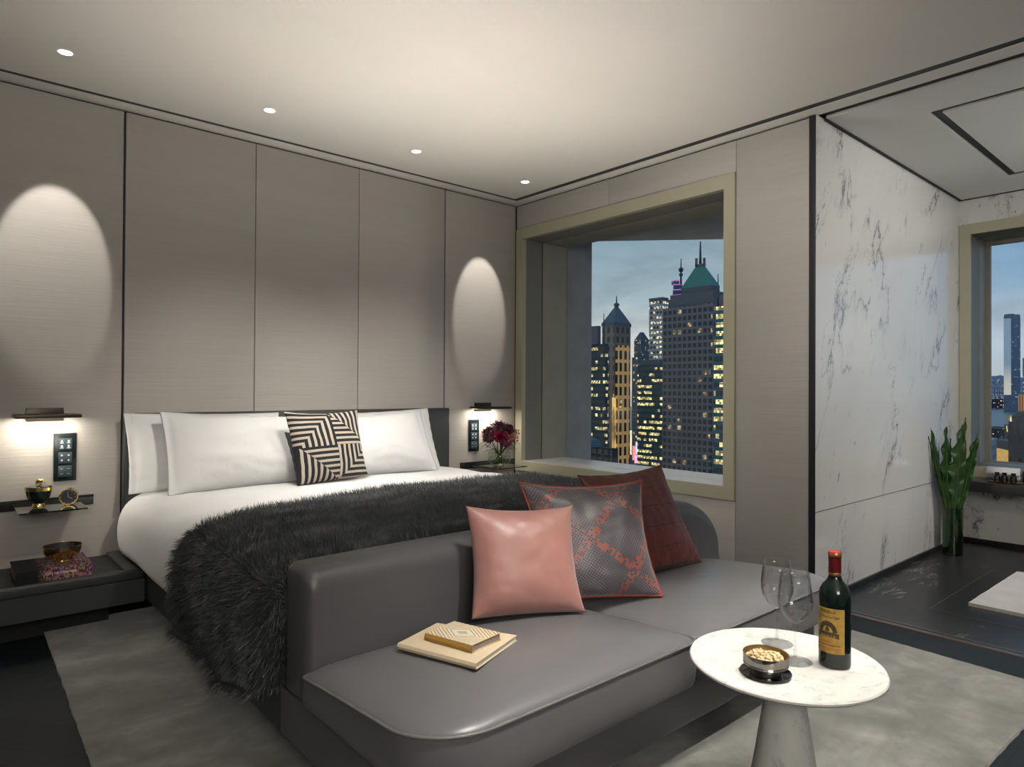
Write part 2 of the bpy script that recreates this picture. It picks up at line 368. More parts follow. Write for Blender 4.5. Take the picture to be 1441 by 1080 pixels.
# window 1
def ring(bm, x0, x1, ya, yb, za, zb, yc, yd, zc, zd, bev=0):
    box(bm, x0, x1, ya, yb, za, zc, bev); box(bm, x0, x1, ya, yb, zd, zb, bev)
    box(bm, x0, x1, ya, yc, zc, zd, bev); box(bm, x0, x1, yd, yb, zc, zd, bev)
bm = bmesh.new(); ring(bm, -.012, .03, -.010, -1.951, .500, 2.431, WY0, WY1, WZ0, WZ1)
w1 = link('window_1', bm, M['brass']); struct(w1, 'deep square bedroom window with an olive brass surround', 'window')
bm = bmesh.new()
for xa, xb in ((-.010, .205),): ring(bm, xa+.04, xb, -.02, -1.94, .52, 2.41, WY0-.0, WY1, WZ0-.03, WZ1)
link('inner_jamb', bm, M['jamb'], w1)
bm = bmesh.new(); ring(bm, .217, .50, -.02, -1.94, .52, 2.41, WY0, WY1, WZ0-.03, WZ1); link('outer_jamb', bm, M['jamb_out'], w1)
bm = bmesh.new(); box(bm, -.011, .205, WY0, WY1, WZ0-.03, WZ0+.001); box(bm, .212, .47, WY0, WY1, WZ0-.03, WZ0+.001); link('sill', bm, M['sill'], w1)
bm = bmesh.new(); ring(bm, .20, .222, -.015, -1.945, .515, 2.415, WY0+.006, WY1-.006, WZ0-.01, WZ1+.006); link('blind_slot', bm, M['black'], w1)
mkbox('glass_pane', (.472, .476, WY0+.01, WY1-.01, WZ0-.02, WZ1+.01), M['pane'], w1)
bm = bmesh.new(); zt = 2.449
P = [(.50, -.02), (.50, -2.1), (2.3, -2.1), (2.3, -1.68), (1.574, -.908), (.804, -.09), (.804, -.02)]
lo = [bm.verts.new((*p, zt)) for p in P]; hi = [bm.verts.new((*p, zt+.3)) for p in P]
bm.faces.new(lo); bm.faces.new(hi[::-1])
for k in range(len(P)): bm.faces.new((lo[k], hi[k], hi[(k+1) % 7], lo[(k+1) % 7]))
fix(bm); o = link('trim_2', bm, M['concrete']); struct(o, 'grey concrete soffit outside above the bedroom window', 'outside soffit')
o = mkbox('trim_3', (.50, .804, -.02, -.09, -2, zt), M['concrete']); struct(o, 'grey concrete fin outside the bedroom window', 'outside fin')
# ceiling
c = mkbox('ceiling', (-5.3, -.137, -6.6, -.135, ZC, ZC+.1), M['ceiling']); struct(c, 'smooth off white bedroom ceiling', 'ceiling')
bm = bmesh.new(); box(bm, -.084, .022, -6.6, 0.02, ZC, ZC+.1); box(bm, -5.3, -.084, -.098, 0.02, ZC, ZC+.1); link('border', bm, M['ceiling'], c)
bm = bmesh.new(); box(bm, -.1375, -.0835, -6.6, -.0975, ZC+.003, ZC+.08); box(bm, -5.3, -.0835, -.1355, -.0975, ZC+.003, ZC+.08); link('shadow_groove', bm, M['groove'], c)  # nearly flush dark strip in place of a deep shaded recess
# unseen sides of the bedroom
o = mkbox('wall_left', (-5.4, -5.25, -6.6, 0, -.1, ZC+.1), M['wall']); struct(o, 'fabric wall on the far side of the bedroom', 'wall')
o = mkbox('wall_front', (-5.4, 2.6, -6.7, -6.55, -.1, ZC+.1), M['wall_r']); struct(o, 'fabric wall opposite the bed', 'wall')
# ------------------------------------------------------------------ bathroom
YM, XB = -2.425, 2.435
o = mkbox('wall_marble', (-.0, XB+.05, YM, YM+.03, 0, ZC), M['marble']); struct(o, 'white veined marble wall of the bathroom', 'wall')
o = boxes('trim_4', [(.0, XB, YM-.0025, YM+.01, .4985, .5015)], M['goldleaf']); struct(o, 'thin gilded joint in the marble wall', 'trim')
o = mkbox('baseboard_marble', (.0, XB, YM-.012, YM+.002, 0, .036), M['blackstone2']); struct(o, 'black stone baseboard under the marble wall', 'baseboard')
VY0, VY1, VZ0, VZ1 = -2.501, -4.6, .585, 2.353
wbb = boxes('wall_bath', [(XB, XB+.12, YM, VY0+.02, 0, ZC), (XB, XB+.12, VY1-.02, -6.6, 0, ZC), (XB, XB+.12, VY0+.02, VY1-.02, VZ1+.03, ZC), (XB, XB+.12, VY0+.02, VY1-.02, 0, VZ0-.03)], M['marble'])
struct(wbb, 'grey marble wall around the bathroom window', 'wall')
o = mkbox('baseboard_bath', (XB-.012, XB+.01, YM, -6.55, 0, .036), M['blackstone2']); struct(o, 'black stone baseboard under the bathroom window', 'baseboard')
bm = bmesh.new(); ring(bm, XB-.012, XB+.02, YM-.003, VY1-.08, .50, 2.432, VY0, VY1, VZ0, VZ1); w2 = link('window_2', bm, M['brass'])
struct(w2, 'bathroom window with an olive brass surround and harbour view', 'window')
bm = bmesh.new(); ring(bm, XB+.01, XB+.215, YM-.02, VY1-.05, .52, 2.41, VY0, VY1, VZ0, VZ1); link('inner_jamb', bm, M['jamb'], w2)
bm = bmesh.new(); ring(bm, XB+.228, XB+.40, YM-.02, VY1-.05, .52, 2.41, VY0, VY1, VZ0, VZ1); link('outer_jamb', bm, M['jamb_out'], w2)
bm = bmesh.new(); ring(bm, XB+.21, XB+.232, YM-.015, VY1-.05, .515, 2.415, VY0+.006, VY1-.006, VZ0-.006, VZ1+.006); link('blind_slot', bm, M['black'], w2)
bm = bmesh.new(); ring(bm, XB+.40, XB+.44, YM-.02, VY1-.05, .52, 2.41, VY0-.028, VY1, VZ0+.01, VZ1-.03); link('sash', bm, M['jamb_out'], w2)
mkbox('glass_pane', (XB+.418, XB+.422, VY0-.02, VY1+.01, VZ0, VZ1), M['pane'], w2)
o = mkbox('floor_bathroom', (.0745, XB+.1, -6.6, YM+.02, -.1, 0), M['blackstone']); struct(o, 'polished black marble bathroom floor', 'floor')
o = boxes('floor_inlay', [(.43, 1.645, -2.837, -5.2, 0, .0012)], M['blackstone2']); struct(o, 'matte black stone inset in the bathroom floor', 'floor inlay')
boxes('copper_edge', [(.426, 1.647, -2.833, -2.837, 0, .0016), (.426, .430, -2.833, -5.2, 0, .0016)], M['copper'], o)
o = boxes('trim_5', [(.008, .0745, -2.4, -6.6, -.02, .001)], M['steel']); struct(o, 'bronze sliding door track across the bathroom threshold', 'trim')
boxes('track_slot', [(.045, .060, -2.4, -6.6, -.005, .0018)], M['black'], o); boxes('copper_edge', [(.006, .010, -2.4, -6.6, -.005, .0025)], M['copper'], o)
cb = boxes('ceiling_bathroom', [(.086, .408, -2.44, -6.6, ZC-.007, ZC+.1), (2.0, XB+.1, -2.44, -6.6, ZC-.007, ZC+.1), (.408, 2.0, -2.44, -2.838, ZC-.007, ZC+.1), (.455, 1.93, -2.885, -6.6, ZC-.007, ZC+.1)], M['ceiling_bath'])
struct(cb, 'pale bathroom ceiling with a recessed square channel', 'ceiling')
boxes('channel_recess', [(.4075, .4555, -2.8375, -6.6, ZC+.004, ZC+.06), (1.9295, 2.0005, -2.8375, -6.6, ZC+.004, ZC+.06), (.4555, 1.9295, -2.8375, -2.8855, ZC+.004, ZC+.06)], M['groove'], cb)  # dark strips drawn as the channel's shade
boxes('edge_gap', [(.0215, .0865, -2.40, -6.6, ZC+.012, ZC+.08), (.086, XB, YM-.004, YM-.02, ZC-.012, ZC-.004), (XB-.02, XB-.004, YM, -6.6, ZC-.012, ZC-.004)], M['black'], cb)
o = mkbox('trim_6', (2.115, XB-.003, -2.428, -6.5, .425, .500), M['ledge'], bev=.004); struct(o, 'black stone ledge under the bathroom window', 'ledge')

# ================================================================== RUG, BED, BENCH
def slab_poly(name, P, z0, z1, mat, cuts=None):
    bm = bmesh.new(); lo = [bm.verts.new((*p, z0)) for p in P]; hi = [bm.verts.new((*p, z1)) for p in P]; n = len(P)
    bm.faces.new(lo[::-1]); bm.faces.new(hi)
    for k in range(n): bm.faces.new((lo[k], lo[(k+1) % n], hi[(k+1) % n], hi[k]))
    fix(bm); return link(name, bm, mat)
def edge_pts(a, b, n, amp):
    out = []
    for k in range(n):
        f = k/n; x = a[0]+(b[0]-a[0])*f; y = a[1]+(b[1]-a[1])*f
        j = amp*(.5*noise.noise((x*14, y*14, 3))+noise.noise((x*60, y*60, 5))); dx, dy = b[1]-a[1], a[0]-b[0]; L = math.hypot(dx, dy)
        out.append((x+dx/L*j, y+dy/L*j))
    return out
RC = [(-3.155, -.22), (-3.228, -3.40), (-.30, -3.49), (-.115, -.22)]
RP = sum((edge_pts(RC[k], RC[(k+1) % 4], 160, .004) for k in range(4)), [])
o = slab_poly('rug', RP, .0005, .014, M['rug']); tag(o, 'grey mottled silky rug under the bed and marble table', 'rug')

bed = thing('bed', 'king bed with charcoal leather headboard and platform base', 'bed', (-1.74, -1.05, 0))
def child_box(name, ext, mat, parent, bev=0, seg=2):
    L = parent.location; return mkbox(name, (ext[0]-L.x, ext[1]-L.x, ext[2]-L.y, ext[3]-L.y, ext[4]-L.z, ext[5]-L.z), mat, parent, bev, seg)
child_box('base', (-2.780, -.70, -.004, -2.118, .13, .285), M['leather_dark'], bed, .012, 3)
child_box('plinth', (-2.55, -.92, -.3, -2.0, .014, .132), M['plinth'], bed)
child_box('headboard', (-2.795, -.694, -.001, -.065, .284, 1.008), M['leather_dark'], bed, .012, 3)
child_box('mattress', (-2.74, -.74, -.068, -2.10, .286, .54), M['linen'], bed, .05, 4)

# duvet: closed shell over the mattress; cross-section in x,z
DP = [(-2.800, .290), (-2.828, .310), (-2.842, .36), (-2.846, .43), (-2.838, .49), (-2.812, .545), (-2.76, .582), (-2.66, .602), (-2.45, .613), (-2.1, .618), (-1.74, .62), (-1.38, .618), (-1.0, .608), (-.82, .597), (-.73, .578), (-.675, .54), (-.645, .48), (-.640, .40), (-.66, .315), (-.69, .290)]
def resample(P, n):
    P = [Vector((p[0], 0, p[1])) for p in P]; L = [0]
    for a, b in zip(P, P[1:]): L.append(L[-1]+(b-a).length)
    out = []
    for k in range(n):
        s = L[-1]*k/(n-1); i = max(j for j in range(len(L)) if L[j] <= s+1e-9); i = min(i, len(P)-2)
        f = (s-L[i])/(L[i+1]-L[i]); p0, p1, p2, p3 = P[max(i-1, 0)], P[i], P[i+1], P[min(i+2, len(P)-1)]
        q = .5*((2*p1)+(p2-p0)*f+(2*p0-5*p1+4*p2-p3)*f*f+(3*p1-p0-3*p2+p3)*f**3); out.append((q.x, q.z))
    return out, L[-1]
prof, plen = resample(DP, 120)
bm = bmesh.new(); NY = 60; rows = []
for j in range(NY+1):
    y = -.07-2.0*j/NY; row = []
    for i, (x, z) in enumerate(prof):
        s = i/119; side = max(0, 1-s*6); tuck = min(1, (j/NY)/.07)
        wz = .006*noise.noise((x*2.1, y*2.6, 0))+.004*noise.noise((x*5, y*6, 4))+(.012*math.exp(-((y+.72)/.10)**2)-.008*math.exp(-((y+.87)/.09)**2) if z > .58 else 0)
        wx = -.012*side*noise.noise((y*2.2, z*1.5, 9)); sc = .955+.045*math.sin(tuck*PI/2)-.055*max(0, (j/NY-.80)/.20)**1.5
        row.append(bm.verts.new(((x+1.75)*sc-1.75+wx+1.74, y+1.05, z+(wz if z > .4 else 0))))
    rows.append(row)
for A, B in zip(rows, rows[1:]):
    for i in range(119): bm.faces.new((A[i], A[i+1], B[i+1], B[i]))
    bm.faces.new((A[119], A[0], B[0], B[119]))
bm.faces.new(rows[0][::-1]); bm.faces.new(rows[-1]); fix(bm)
o = link('duvet', bm, M['linen'], None, True, (-1.74, -1.05, 0), auto=60); tag(o, 'smooth white duvet spread over the bed', 'duvet')

# fur throw
def throw_surface(nu, nv):
    pr, L = resample(DP, 400)
    N2 = []
    for i in range(400):
        a = Vector((*pr[max(i-2, 0)],)); b = Vector((*pr[min(i+2, 399)],)); d = (b-a).normalized(); N2.append((-d.y, d.x))
    G = np.zeros((nu, nv, 3)); NR = np.zeros((nu, nv, 3))
    for i in range(nu):
        u = i/(nu-1)
        for j in range(nv):
            v = j/(nv-1)
            # u: left hem (0) -> right edge (1)
            s = .002+u*(.925-.13*v-.002)
            yb = -1.00-.29*(1-u)**.8-.03*math.sin(u*9)-(.14*max(0, (.12-u)/.12))
            yf = -2.118
            vt = max(0, (v-.86)/.14); y = yb+(yf-yb)*min(1, v/.86)-.004*vt
            if s < .012:
                e = (.012-s)*L; x, z = pr[5]; x -= .012+.10*e*0; z -= e*1.0; nx, nz = -1, 0
                x -= .02
            else:
                k = min(399, int(s*399)); x, z = pr[k]; nx, nz = N2[k]
            off = .018-.16*vt*max(0, min(1, (.30-u)/.12))
            drape = max(0, min(1, (.16-u)/.12))
            fold = (1-vt)*drape*(.014*math.sin(v*10+1.1+2*u)+.008*math.sin(v*23+u*5)+.006)
            hem = (-.05*math.sin(v*PI)*max(0, (.06-u)/.06)) if u < .06 else 0
            lump = .010*noise.noise((x*4, y*4, 2))+.006*noise.noise((x*9, y*9, 8))
            G[i, j] = (x+nx*(off+lump+fold), y, z+nz*(off+lump+fold)+hem); NR[i, j] = (nx, 0, nz)
    return G, NR
nu, nv = 150, 60
G, NR = throw_surface(nu, nv)
TL = np.array((-1.75, -1.6, .62))
bm = bmesh.new(); vs = [[bm.verts.new(tuple(G[i, j]-TL)) for j in range(nv)] for i in range(nu)]
lo = [[bm.verts.new(tuple(G[i, j]-TL-NR[i, j]*.012)) for j in range(nv)] for i in range(nu)]
for i in range(nu-1):
    for j in range(nv-1):
        bm.faces.new((vs[i][j], vs[i+1][j], vs[i+1][j+1], vs[i][j+1])); bm.faces.new((lo[i][j], lo[i][j+1], lo[i+1][j+1], lo[i+1][j]))
for i in range(nu-1):
    bm.faces.new((vs[i][0], lo[i][0], lo[i+1][0], vs[i+1][0])); bm.faces.new((vs[i][-1], vs[i+1][-1], lo[i+1][-1], lo[i][-1]))
for j in range(nv-1):
    bm.faces.new((vs[0][j], vs[0][j+1], lo[0][j+1], lo[0][j])); bm.faces.new((vs[-1][j], lo[-1][j], lo[-1][j+1], vs[-1][j+1]))
fix(bm)
M['furback'] = plain('fur_backing', (.012, .014, .015), .9)
throw = link('fur_throw', bm, M['furback'], None, True, tuple(TL)); tag(throw, 'charcoal grey long haired fur throw draped over the foot of the bed', 'throw')
def m_fur():
    t, uv, x, y = uvmat('charcoal_fur')
    n1 = t.noise(t.coord('Object', (2.2, 7, 3)), 1.5, 4, .6); n2 = t.noise(t.coord('Object'), 26, 2)
    k = t.math('ADD', t.math('MULTIPLY', n1, .75), t.math('MULTIPLY', n2, .35))
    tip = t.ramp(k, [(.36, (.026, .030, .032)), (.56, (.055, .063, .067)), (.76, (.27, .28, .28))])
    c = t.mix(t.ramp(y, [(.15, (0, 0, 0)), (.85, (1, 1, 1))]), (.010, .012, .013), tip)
    t.bsdf(color=c, rough=.42, spec=.4, sheen=.1); return t.m
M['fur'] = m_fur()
NS = 110000; SEG = 3
uu = rng.random(NS)**.92; vv = rng.random(NS)
fi = uu*(nu-1); fj = vv*(nv-1); i0 = np.minimum(fi.astype(int), nu-2); j0 = np.minimum(fj.astype(int), nv-2)
a = (fi-i0)[:, None]; b = (fj-j0)[:, None]
def bil(T): return T[i0, j0]*(1-a)*(1-b)+T[i0+1, j0]*a*(1-b)+T[i0, j0+1]*(1-a)*b+T[i0+1, j0+1]*a*b
base = bil(G); nr = bil(NR); vtt = (np.clip((vv-.84)/.1, 0, 1)*np.clip((.30-uu)/.12, 0, 1))[:, None]; nr = nr*(1-vtt)+np.array([[-.3, -1., .0]])*vtt; nr /= np.linalg.norm(nr, axis=1)[:, None]
sw = np.array([noise.noise((p[0]*3.2, p[1]*5.0, p[2]*4)) for p in base]); sw2 = np.array([noise.noise((p[0]*9+5, p[1]*13, p[2]*9)) for p in base])
flow = np.stack([.30+.7*sw2, .75+.5*sw, np.zeros(NS)], 1)
dr = (uu < .13)[:, None]
flow = np.where(dr, np.stack([.1*sw, .45+.6*sw2, -.75+.4*sw], 1), flow)
flow += rng.normal(0, .28, (NS, 3)); L_ = ((.036+.024*rng.random(NS)+.010*sw)*np.where(uu < .14, .8, 1))[:, None]
lean = (.85+.35*rng.random(NS))[:, None]
d0 = nr*.95+flow*.35*lean; d0 /= np.linalg.norm(d0, axis=1)[:, None]
d1 = nr*.28+flow*.95*lean; d1 /= np.linalg.norm(d1, axis=1)[:, None]
wd = rng.normal(0, 1, (NS, 3)); wd = np.cross(d0, wd); wd /= np.linalg.norm(wd, axis=1)[:, None]
w0 = (.0008+.0004*rng.random(NS))[:, None]
V = np.zeros((NS, 7, 3))
for k in range(4):
    f = k/3; c = base+L_*(d0*f*(1-f*.5)+d1*f*f*.5)
    if k < 3: V[:, 2*k] = c-wd*w0*(1-f*.55); V[:, 2*k+1] = c+wd*w0*(1-f*.55)
    else: V[:, 6] = c
V -= TL
# keep the hair clear of the bench backrest
me = bpy.data.meshes.new('fur_pile')
me.vertices.add(NS*7); me.vertices.foreach_set('co', V.reshape(-1).astype(np.float32))
st = (np.arange(NS)*7)[:, None]
quads = np.concatenate([st+np.array([[0, 1, 3, 2]]), st+np.array([[2, 3, 5, 4]])], 1).reshape(-1)
tris = (st+np.array([[4, 5, 6]]))
loops = np.concatenate([st+np.array([[0, 1, 3, 2]]), st+np.array([[2, 3, 5, 4]]), st+np.array([[4, 5, 6]])], 1)
me.loops.add(NS*11); me.loops.foreach_set('vertex_index', loops.reshape(-1).astype(np.int32))
me.polygons.add(NS*3)
me.polygons.foreach_set('loop_start', ((np.arange(NS)*11)[:, None]+np.array([[0, 4, 8]])).reshape(-1).astype(np.int32))
me.update(calc_edges=True); me.validate()
uvl = me.uv_layers.new(name='UVMap')
vt = np.array([0, 0, .33, .33, .33, .33, .67, .67, .67, .67, 1.0]); UV = np.zeros((NS, 11, 2)); UV[:, :, 1] = vt; UV[:, :, 0] = rng.random(NS)[:, None]
uvl.data.foreach_set('uv', UV.reshape(-1).astype(np.float32))
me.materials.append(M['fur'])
for p in me.polygons: pass
me.polygons.foreach_set('use_smooth', np.ones(NS*3, dtype=bool))
fp = bpy.data.objects.new('fur_pile', me); COL.objects.link(fp); fp.parent = throw; fp['kind'] = 'stuff'

# ------------------------------------------------------------------ cushions
def cushion(name, cor, T, mat, pinch=.07, fu=0, fv=0, N=44, wr=.006, seed=0, parent=None, sag=0, back=.75, ears=0):
    BL, BR, TR, TLc = [Vector(c) for c in cor]
    org = (BL+BR)/2
    n = ((BR-BL).cross(TLc-BL)).normalized()
    if n.dot(CAM-org) < 0: n = -n
    def f(a, fl):
        a = abs(a)/(1-fl); return max(0, 1-a**2.4)**.55 if a < 1 else 0
    bm = bmesh.new(); uvl = bm.loops.layers.uv.new('UVMap'); F, B, UVs = {}, {}, {}
    for i in range(N+1):
        for j in range(N+1):
            u = -math.cos(PI*i/N) if True else 0; v = -math.cos(PI*j/N)
            u = .55*u+.45*(2*i/N-1); v = .55*v+.45*(2*j/N-1)
            uu_ = u*(1-pinch*(1-v*v)*abs(u)**1.5); vv_ = v*(1-pinch*(1 if v > 0 else .3)*(1-u*u)*abs(v)**1.5)
            a, b = (uu_+1)/2, (vv_+1)/2
            p = BL*(1-a)*(1-b)+BR*a*(1-b)+TR*a*b+TLc*(1-a)*b-org
            h = T*f(u, fu)*f(v, fv)*(1-.18*v)
            w = wr*noise.noise((u*2.3+seed, v*2.3, seed*1.7))+wr*.6*noise.noise((u*5+seed, v*5, seed))
            crn = (abs(u)*abs(v))**3
            fr = wr*.7*math.sin((v*9+seed)*2.2)*max(0, abs(u)-.8)/.2*(1-crn)+wr*.7*math.sin((u*8+seed)*2.1)*max(0, abs(v)-.82)/.18*(1-crn)
            e = n*(ears*crn*(.5 if v < 0 else .2))
            UVs[i, j] = ((u+1)/2, (v+1)/2)
            border = i in (0, N) or j in (0, N)
            F[i, j] = bm.verts.new(p+n*(h+w*min(1, h/T*2)+fr*.5+(.0008 if not border else 0))+e)
            B[i, j] = F[i, j] if border else bm.verts.new(p-n*(h*back+.0008)+e+n*fr*.5)
    for i in range(N):
        for j in range(N):
            for D, rev in ((F, 0), (B, 1)):
                ids = [(i, j), (i+1, j), (i+1, j+1), (i, j+1)]
                if rev: ids = ids[::-1]
                try: fc = bm.faces.new([D[q] for q in ids])
                except ValueError: continue
                for lp, q in zip(fc.loops, ids): lp[uvl].uv = UVs[q]
    bm.normal_update(); bd = [F[i, 0].co.copy() for i in range(N+1)]+[F[N, j].co.copy() for j in range(1, N+1)]+[F[i, N].co.copy() for i in range(N-1, -1, -1)]+[F[0, j].co.copy() for j in range(N-1, 0, -1)]
    ctr = F[N//2, N//2].co.copy()
    fix(bm); o = link(name, bm, mat, parent, True, tuple(org)); return o, bd, n, F if False else None
def hem(o, cor, T, side, u, n, mat):
    BL, BR, TR, TLc = [Vector(c) for c in cor]; org = (BL+BR)/2; pts = []
    for k in range(25):
        v = -1+2*k/24; a = (u*(1-.04*(1-v*v))+1)/2; b = (v*.985+1)/2
        pts.append(BL*(1-a)*(1-b)+BR*a*(1-b)+TR*a*b+TLc*(1-a)*b-org+n*.004)
    bm = bmesh.new(); tube(bm, pts, .0022, 6); link('hem_stitch', bm, mat, o, True)
PB = [('back left', [(-2.80, -.20, .60), (-1.98, -.20, .615), (-1.98, -.088, 1.0), (-2.808, -.088, 1.012)], 'white pillow against the headboard at the lamp with the jar below, mostly covered'),
      ('back right', [(-1.62, -.20, .612), (-.872, -.20, .60), (-.905, -.088, 1.012), (-1.64, -.088, .985)], 'white pillow against the headboard beside the flower vase, mostly covered')]
PF = [('fl', [(-2.665, -.40, .605), (-1.86, -.40, .622), (-1.87, -.235, .975), (-2.668, -.235, 1.022)], 'plump white pillow in front, beside the nightstand with the book'),
      ('fr', [(-1.86, -.40, .622), (-1.03, -.40, .612), (-1.065, -.235, 1.0), (-1.84, -.235, .955)], 'plump white pillow in front, to the flower vase side of the striped cushion')]
for k, (nm, cor, lab) in enumerate(PB+PF):
    o, bd, n, _ = cushion('pillow', cor, .052 if k < 2 else .088, M['linen_pillow'], .035, fu=.09, fv=.015, wr=.006, seed=3+k*2.3, back=.35 if k < 2 else .5)
    tag(o, lab, 'pillow', 'white bed pillows')
    hem(o, cor, .1, 0, -.90, n, M['stitch']); hem(o, cor, .1, 0, .90, n, M['stitch'])
o, _, _, _ = cushion('cushion', [(-2.05, -.525, .628), (-1.79, -.47, .63), (-1.82, -.385, .90), (-2.09, -.445, .905)], .02, M['greyvelvet'], .06, seed=9); tag(o, 'small slate grey velvet cushion peeking out behind the striped one', 'cushion')
SCOR = [(-2.085, -.600, .622), (-1.612, -.515, .628), (-1.630, -.415, 1.018), (-2.118, -.50, 1.018)]
o, _, _, _ = cushion('cushion', SCOR, .066, M['striped'], .085, seed=5, wr=.006, ears=.02); tag(o, 'black and cream pinwheel striped cushion on the bed', 'cushion')

# ------------------------------------------------------------------ bench
BX, BY = -1.75, -2.5
bench = thing('bench', 'long grey leather bench with a low back at the foot of the bed', 'bench', (BX, BY, 0))
BP = [(-2.782, -2.124), (-.885, -2.124)]
for px_, py_, r_, a0_ in ((-.885-.13, -2.872+.13, .13, 0), (-2.782+.15, -2.872+.15, .15, -PI/2)):
    for k in range(9): q = a0_-k/8*PI/2; BP.append((px_+r_*math.cos(q), py_+r_*math.sin(q)))
bm = bmesh.new(); rows = [[bm.verts.new((x-BX+(ins if x < -1.75 else -ins), y-BY+(ins if y < -2.5 else -ins), z)) for x, y in BP] for ins, z in ((.010, .13), (.002, .134), (0, .142), (0, .270), (.002, .278), (.010, .282))]
for A, B in zip(rows, rows[1:]):
    for k in range(len(BP)): bm.faces.new((A[k], A[(k+1) % len(BP)], B[(k+1) % len(BP)], B[k]))
bm.faces.new(rows[0]); bm.faces.new(rows[-1][::-1]); fix(bm); link('base', bm, M['leather'], bench, True, auto=50)
child_box('plinth', (-2.6, -1.05, -2.2, -2.70, .0145, .132), M['plinth'], bench)
# backrest: outline in x,z swept in y with soft edges
OUT = [(-2.782, .283), (-2.782, .585)]
for k in range(7): a = PI-k/6*PI/2; OUT.append((-2.752+.03*math.cos(a), .618+.03*math.sin(a)))
OUT += [(-2.4, .652), (-1.9, .652), (-1.4, .65), (-1.08, .647)]
for k in range(1, 13): a = PI/2-k/12*PI/2; OUT.append((-1.08+.37*math.cos(a)**.9, .40+.247*max(0, math.sin(a))**.85))
OUT += [(-.70, .33), (-.70, .283)]
bm = bmesh.new(); lay = []
CX, CZ = -1.75, .45
for y, ins in [(-2.126-.062*(1-math.cos(q)), .062*(1-math.sin(q))) for q in [k*PI/16 for k in range(9)]]+[(-2.30+.062*(1-math.sin(q)), .062*(1-math.cos(q))) for q in [k*PI/16 for k in range(9)]]:
    lay.append([bm.verts.new((x-BX+(ins if x < CX else -ins)*.45, y-BY, z-ins*max(0, min(1, (z-.36)/.2)))) for x, z in OUT])
n = len(OUT)
for A, B in zip(lay, lay[1:]):
    for k in range(n): bm.faces.new((A[k], A[(k+1) % n], B[(k+1) % n], B[k]))
bm.faces.new(lay[0]); bm.faces.new(lay[-1][::-1]); fix(bm); br = link('backrest', bm, M['leather'], bench, True, auto=50)
pts = [(-2.782+.016-BX, -2.2890-BY, .30+.02*k) for k in range(15)]
bm = bmesh.new(); tube(bm, pts, .0018, 6); link('seam', bm, M['leather'], br, True)
def seat(x0, x1, y0, y1, rads, crown):
    # rads: corner radii order (x0,y0) back-left, (x1,y0) back-right, (x1,y1) front-right, (x0,y1) front-left
    cx, cy = (x0+x1)/2, (y0+y1)/2; hx, hy = (x1-x0)/2, abs(y1-y0)/2
    pts = []
    def arc(px, py, r, a0, n=14):
        for k in range(n+1): a = a0+k/n*PI/2; pts.append((px+r*math.cos(a), py+r*math.sin(a)))
    def line(p, q, n):
        for k in range(1, n): pts.append((p[0]+(q[0]-p[0])*k/n, p[1]+(q[1]-p[1])*k/n))
    bl, brr, fr, fl = rads
    arc(x1-brr, y0-brr, brr, 0); line((x1-brr, y0), (x0+bl, y0), 20)
    arc(x0+bl, y0-bl, bl, PI/2); line((x0, y0-bl), (x0, y1+fl), 14)
    arc(x0+fl, y1+fl, fl, PI); line((x0+fl, y1), (x1-fr, y1), 20)
    arc(x1-fr, y1+fr, fr, 1.5*PI); line((x1, y1+fr), (x1, y0-brr), 14)
    def zs(y):
        f = max(0, min(1, (y0-y)/(y0-y1))); return .362+.05*(f**.8)
    bm = bmesh.new(); K = 30; rings = []
    for k in range(K):
        s = 1-(k/K)**1.7 if k else 1
        row = []
        for (x, y) in pts:
            X, Y = cx+(x-cx)*s, cy+(y-cy)*s; aa, bb = min(1, abs(X-cx)/hx), min(1, abs(Y-cy)/hy)
            z = zs(Y)-.004+crown*(.42*max(0, 1-s**9)**.55+.35*(1-s**2.6)+.25*(1-aa**3)*(1-bb**3))
            row.append(bm.verts.new((X-BX, Y-BY, z)))
        rings.append(row)
    n = len(pts)
    for A, B in zip(rings, rings[1:]):
        for k in range(n): bm.faces.new((A[k], A[(k+1) % n], B[(k+1) % n], B[k]))
    c = bm.verts.new((cx-BX, cy-BY, zs(cy)+crown))
    for k in range(n): bm.faces.new((rings[-1][k], rings[-1][(k+1) % n], c))
    prev = [bm.verts.new(v.co) for v in rings[0]]
    for zf, outw in ((.75, .003), (.4, .004), (.12, .001), (0, -.006)):
        row = []
        for (x, y) in pts:
            dx, dy = x-cx, y-cy; L = math.hypot(dx/hx, dy/hy); f = 1+outw/ max(hx, hy)/1.0
            row.append(bm.verts.new((cx+dx*f-BX, cy+dy*f-BY, .284+(zs(y)-.284)*zf)))
        for k in range(n): bm.faces.new((prev[k], row[k], row[(k+1) % n], prev[(k+1) % n]))
        prev = row
    bm.faces.new(prev[::-1]); fix(bm)
    so = link('seat_cushion', bm, M['leather_lit'], bench, True, auto=60)
    bm = bmesh.new(); tube(bm, [(cx+(x-cx)*1.001-BX, cy+(y-cy)*1.002-BY, zs(y)) for x, y in pts], .0042, 8, True); link('piping', bm, M['piping'], so, True)
seat(-2.800, -1.848, -2.302, -2.930, (.03, .03, .04, .17), .062)
seat(-1.846, -.872, -2.302, -2.930, (.03, .04, .15, .04), .060)
ZS = .44
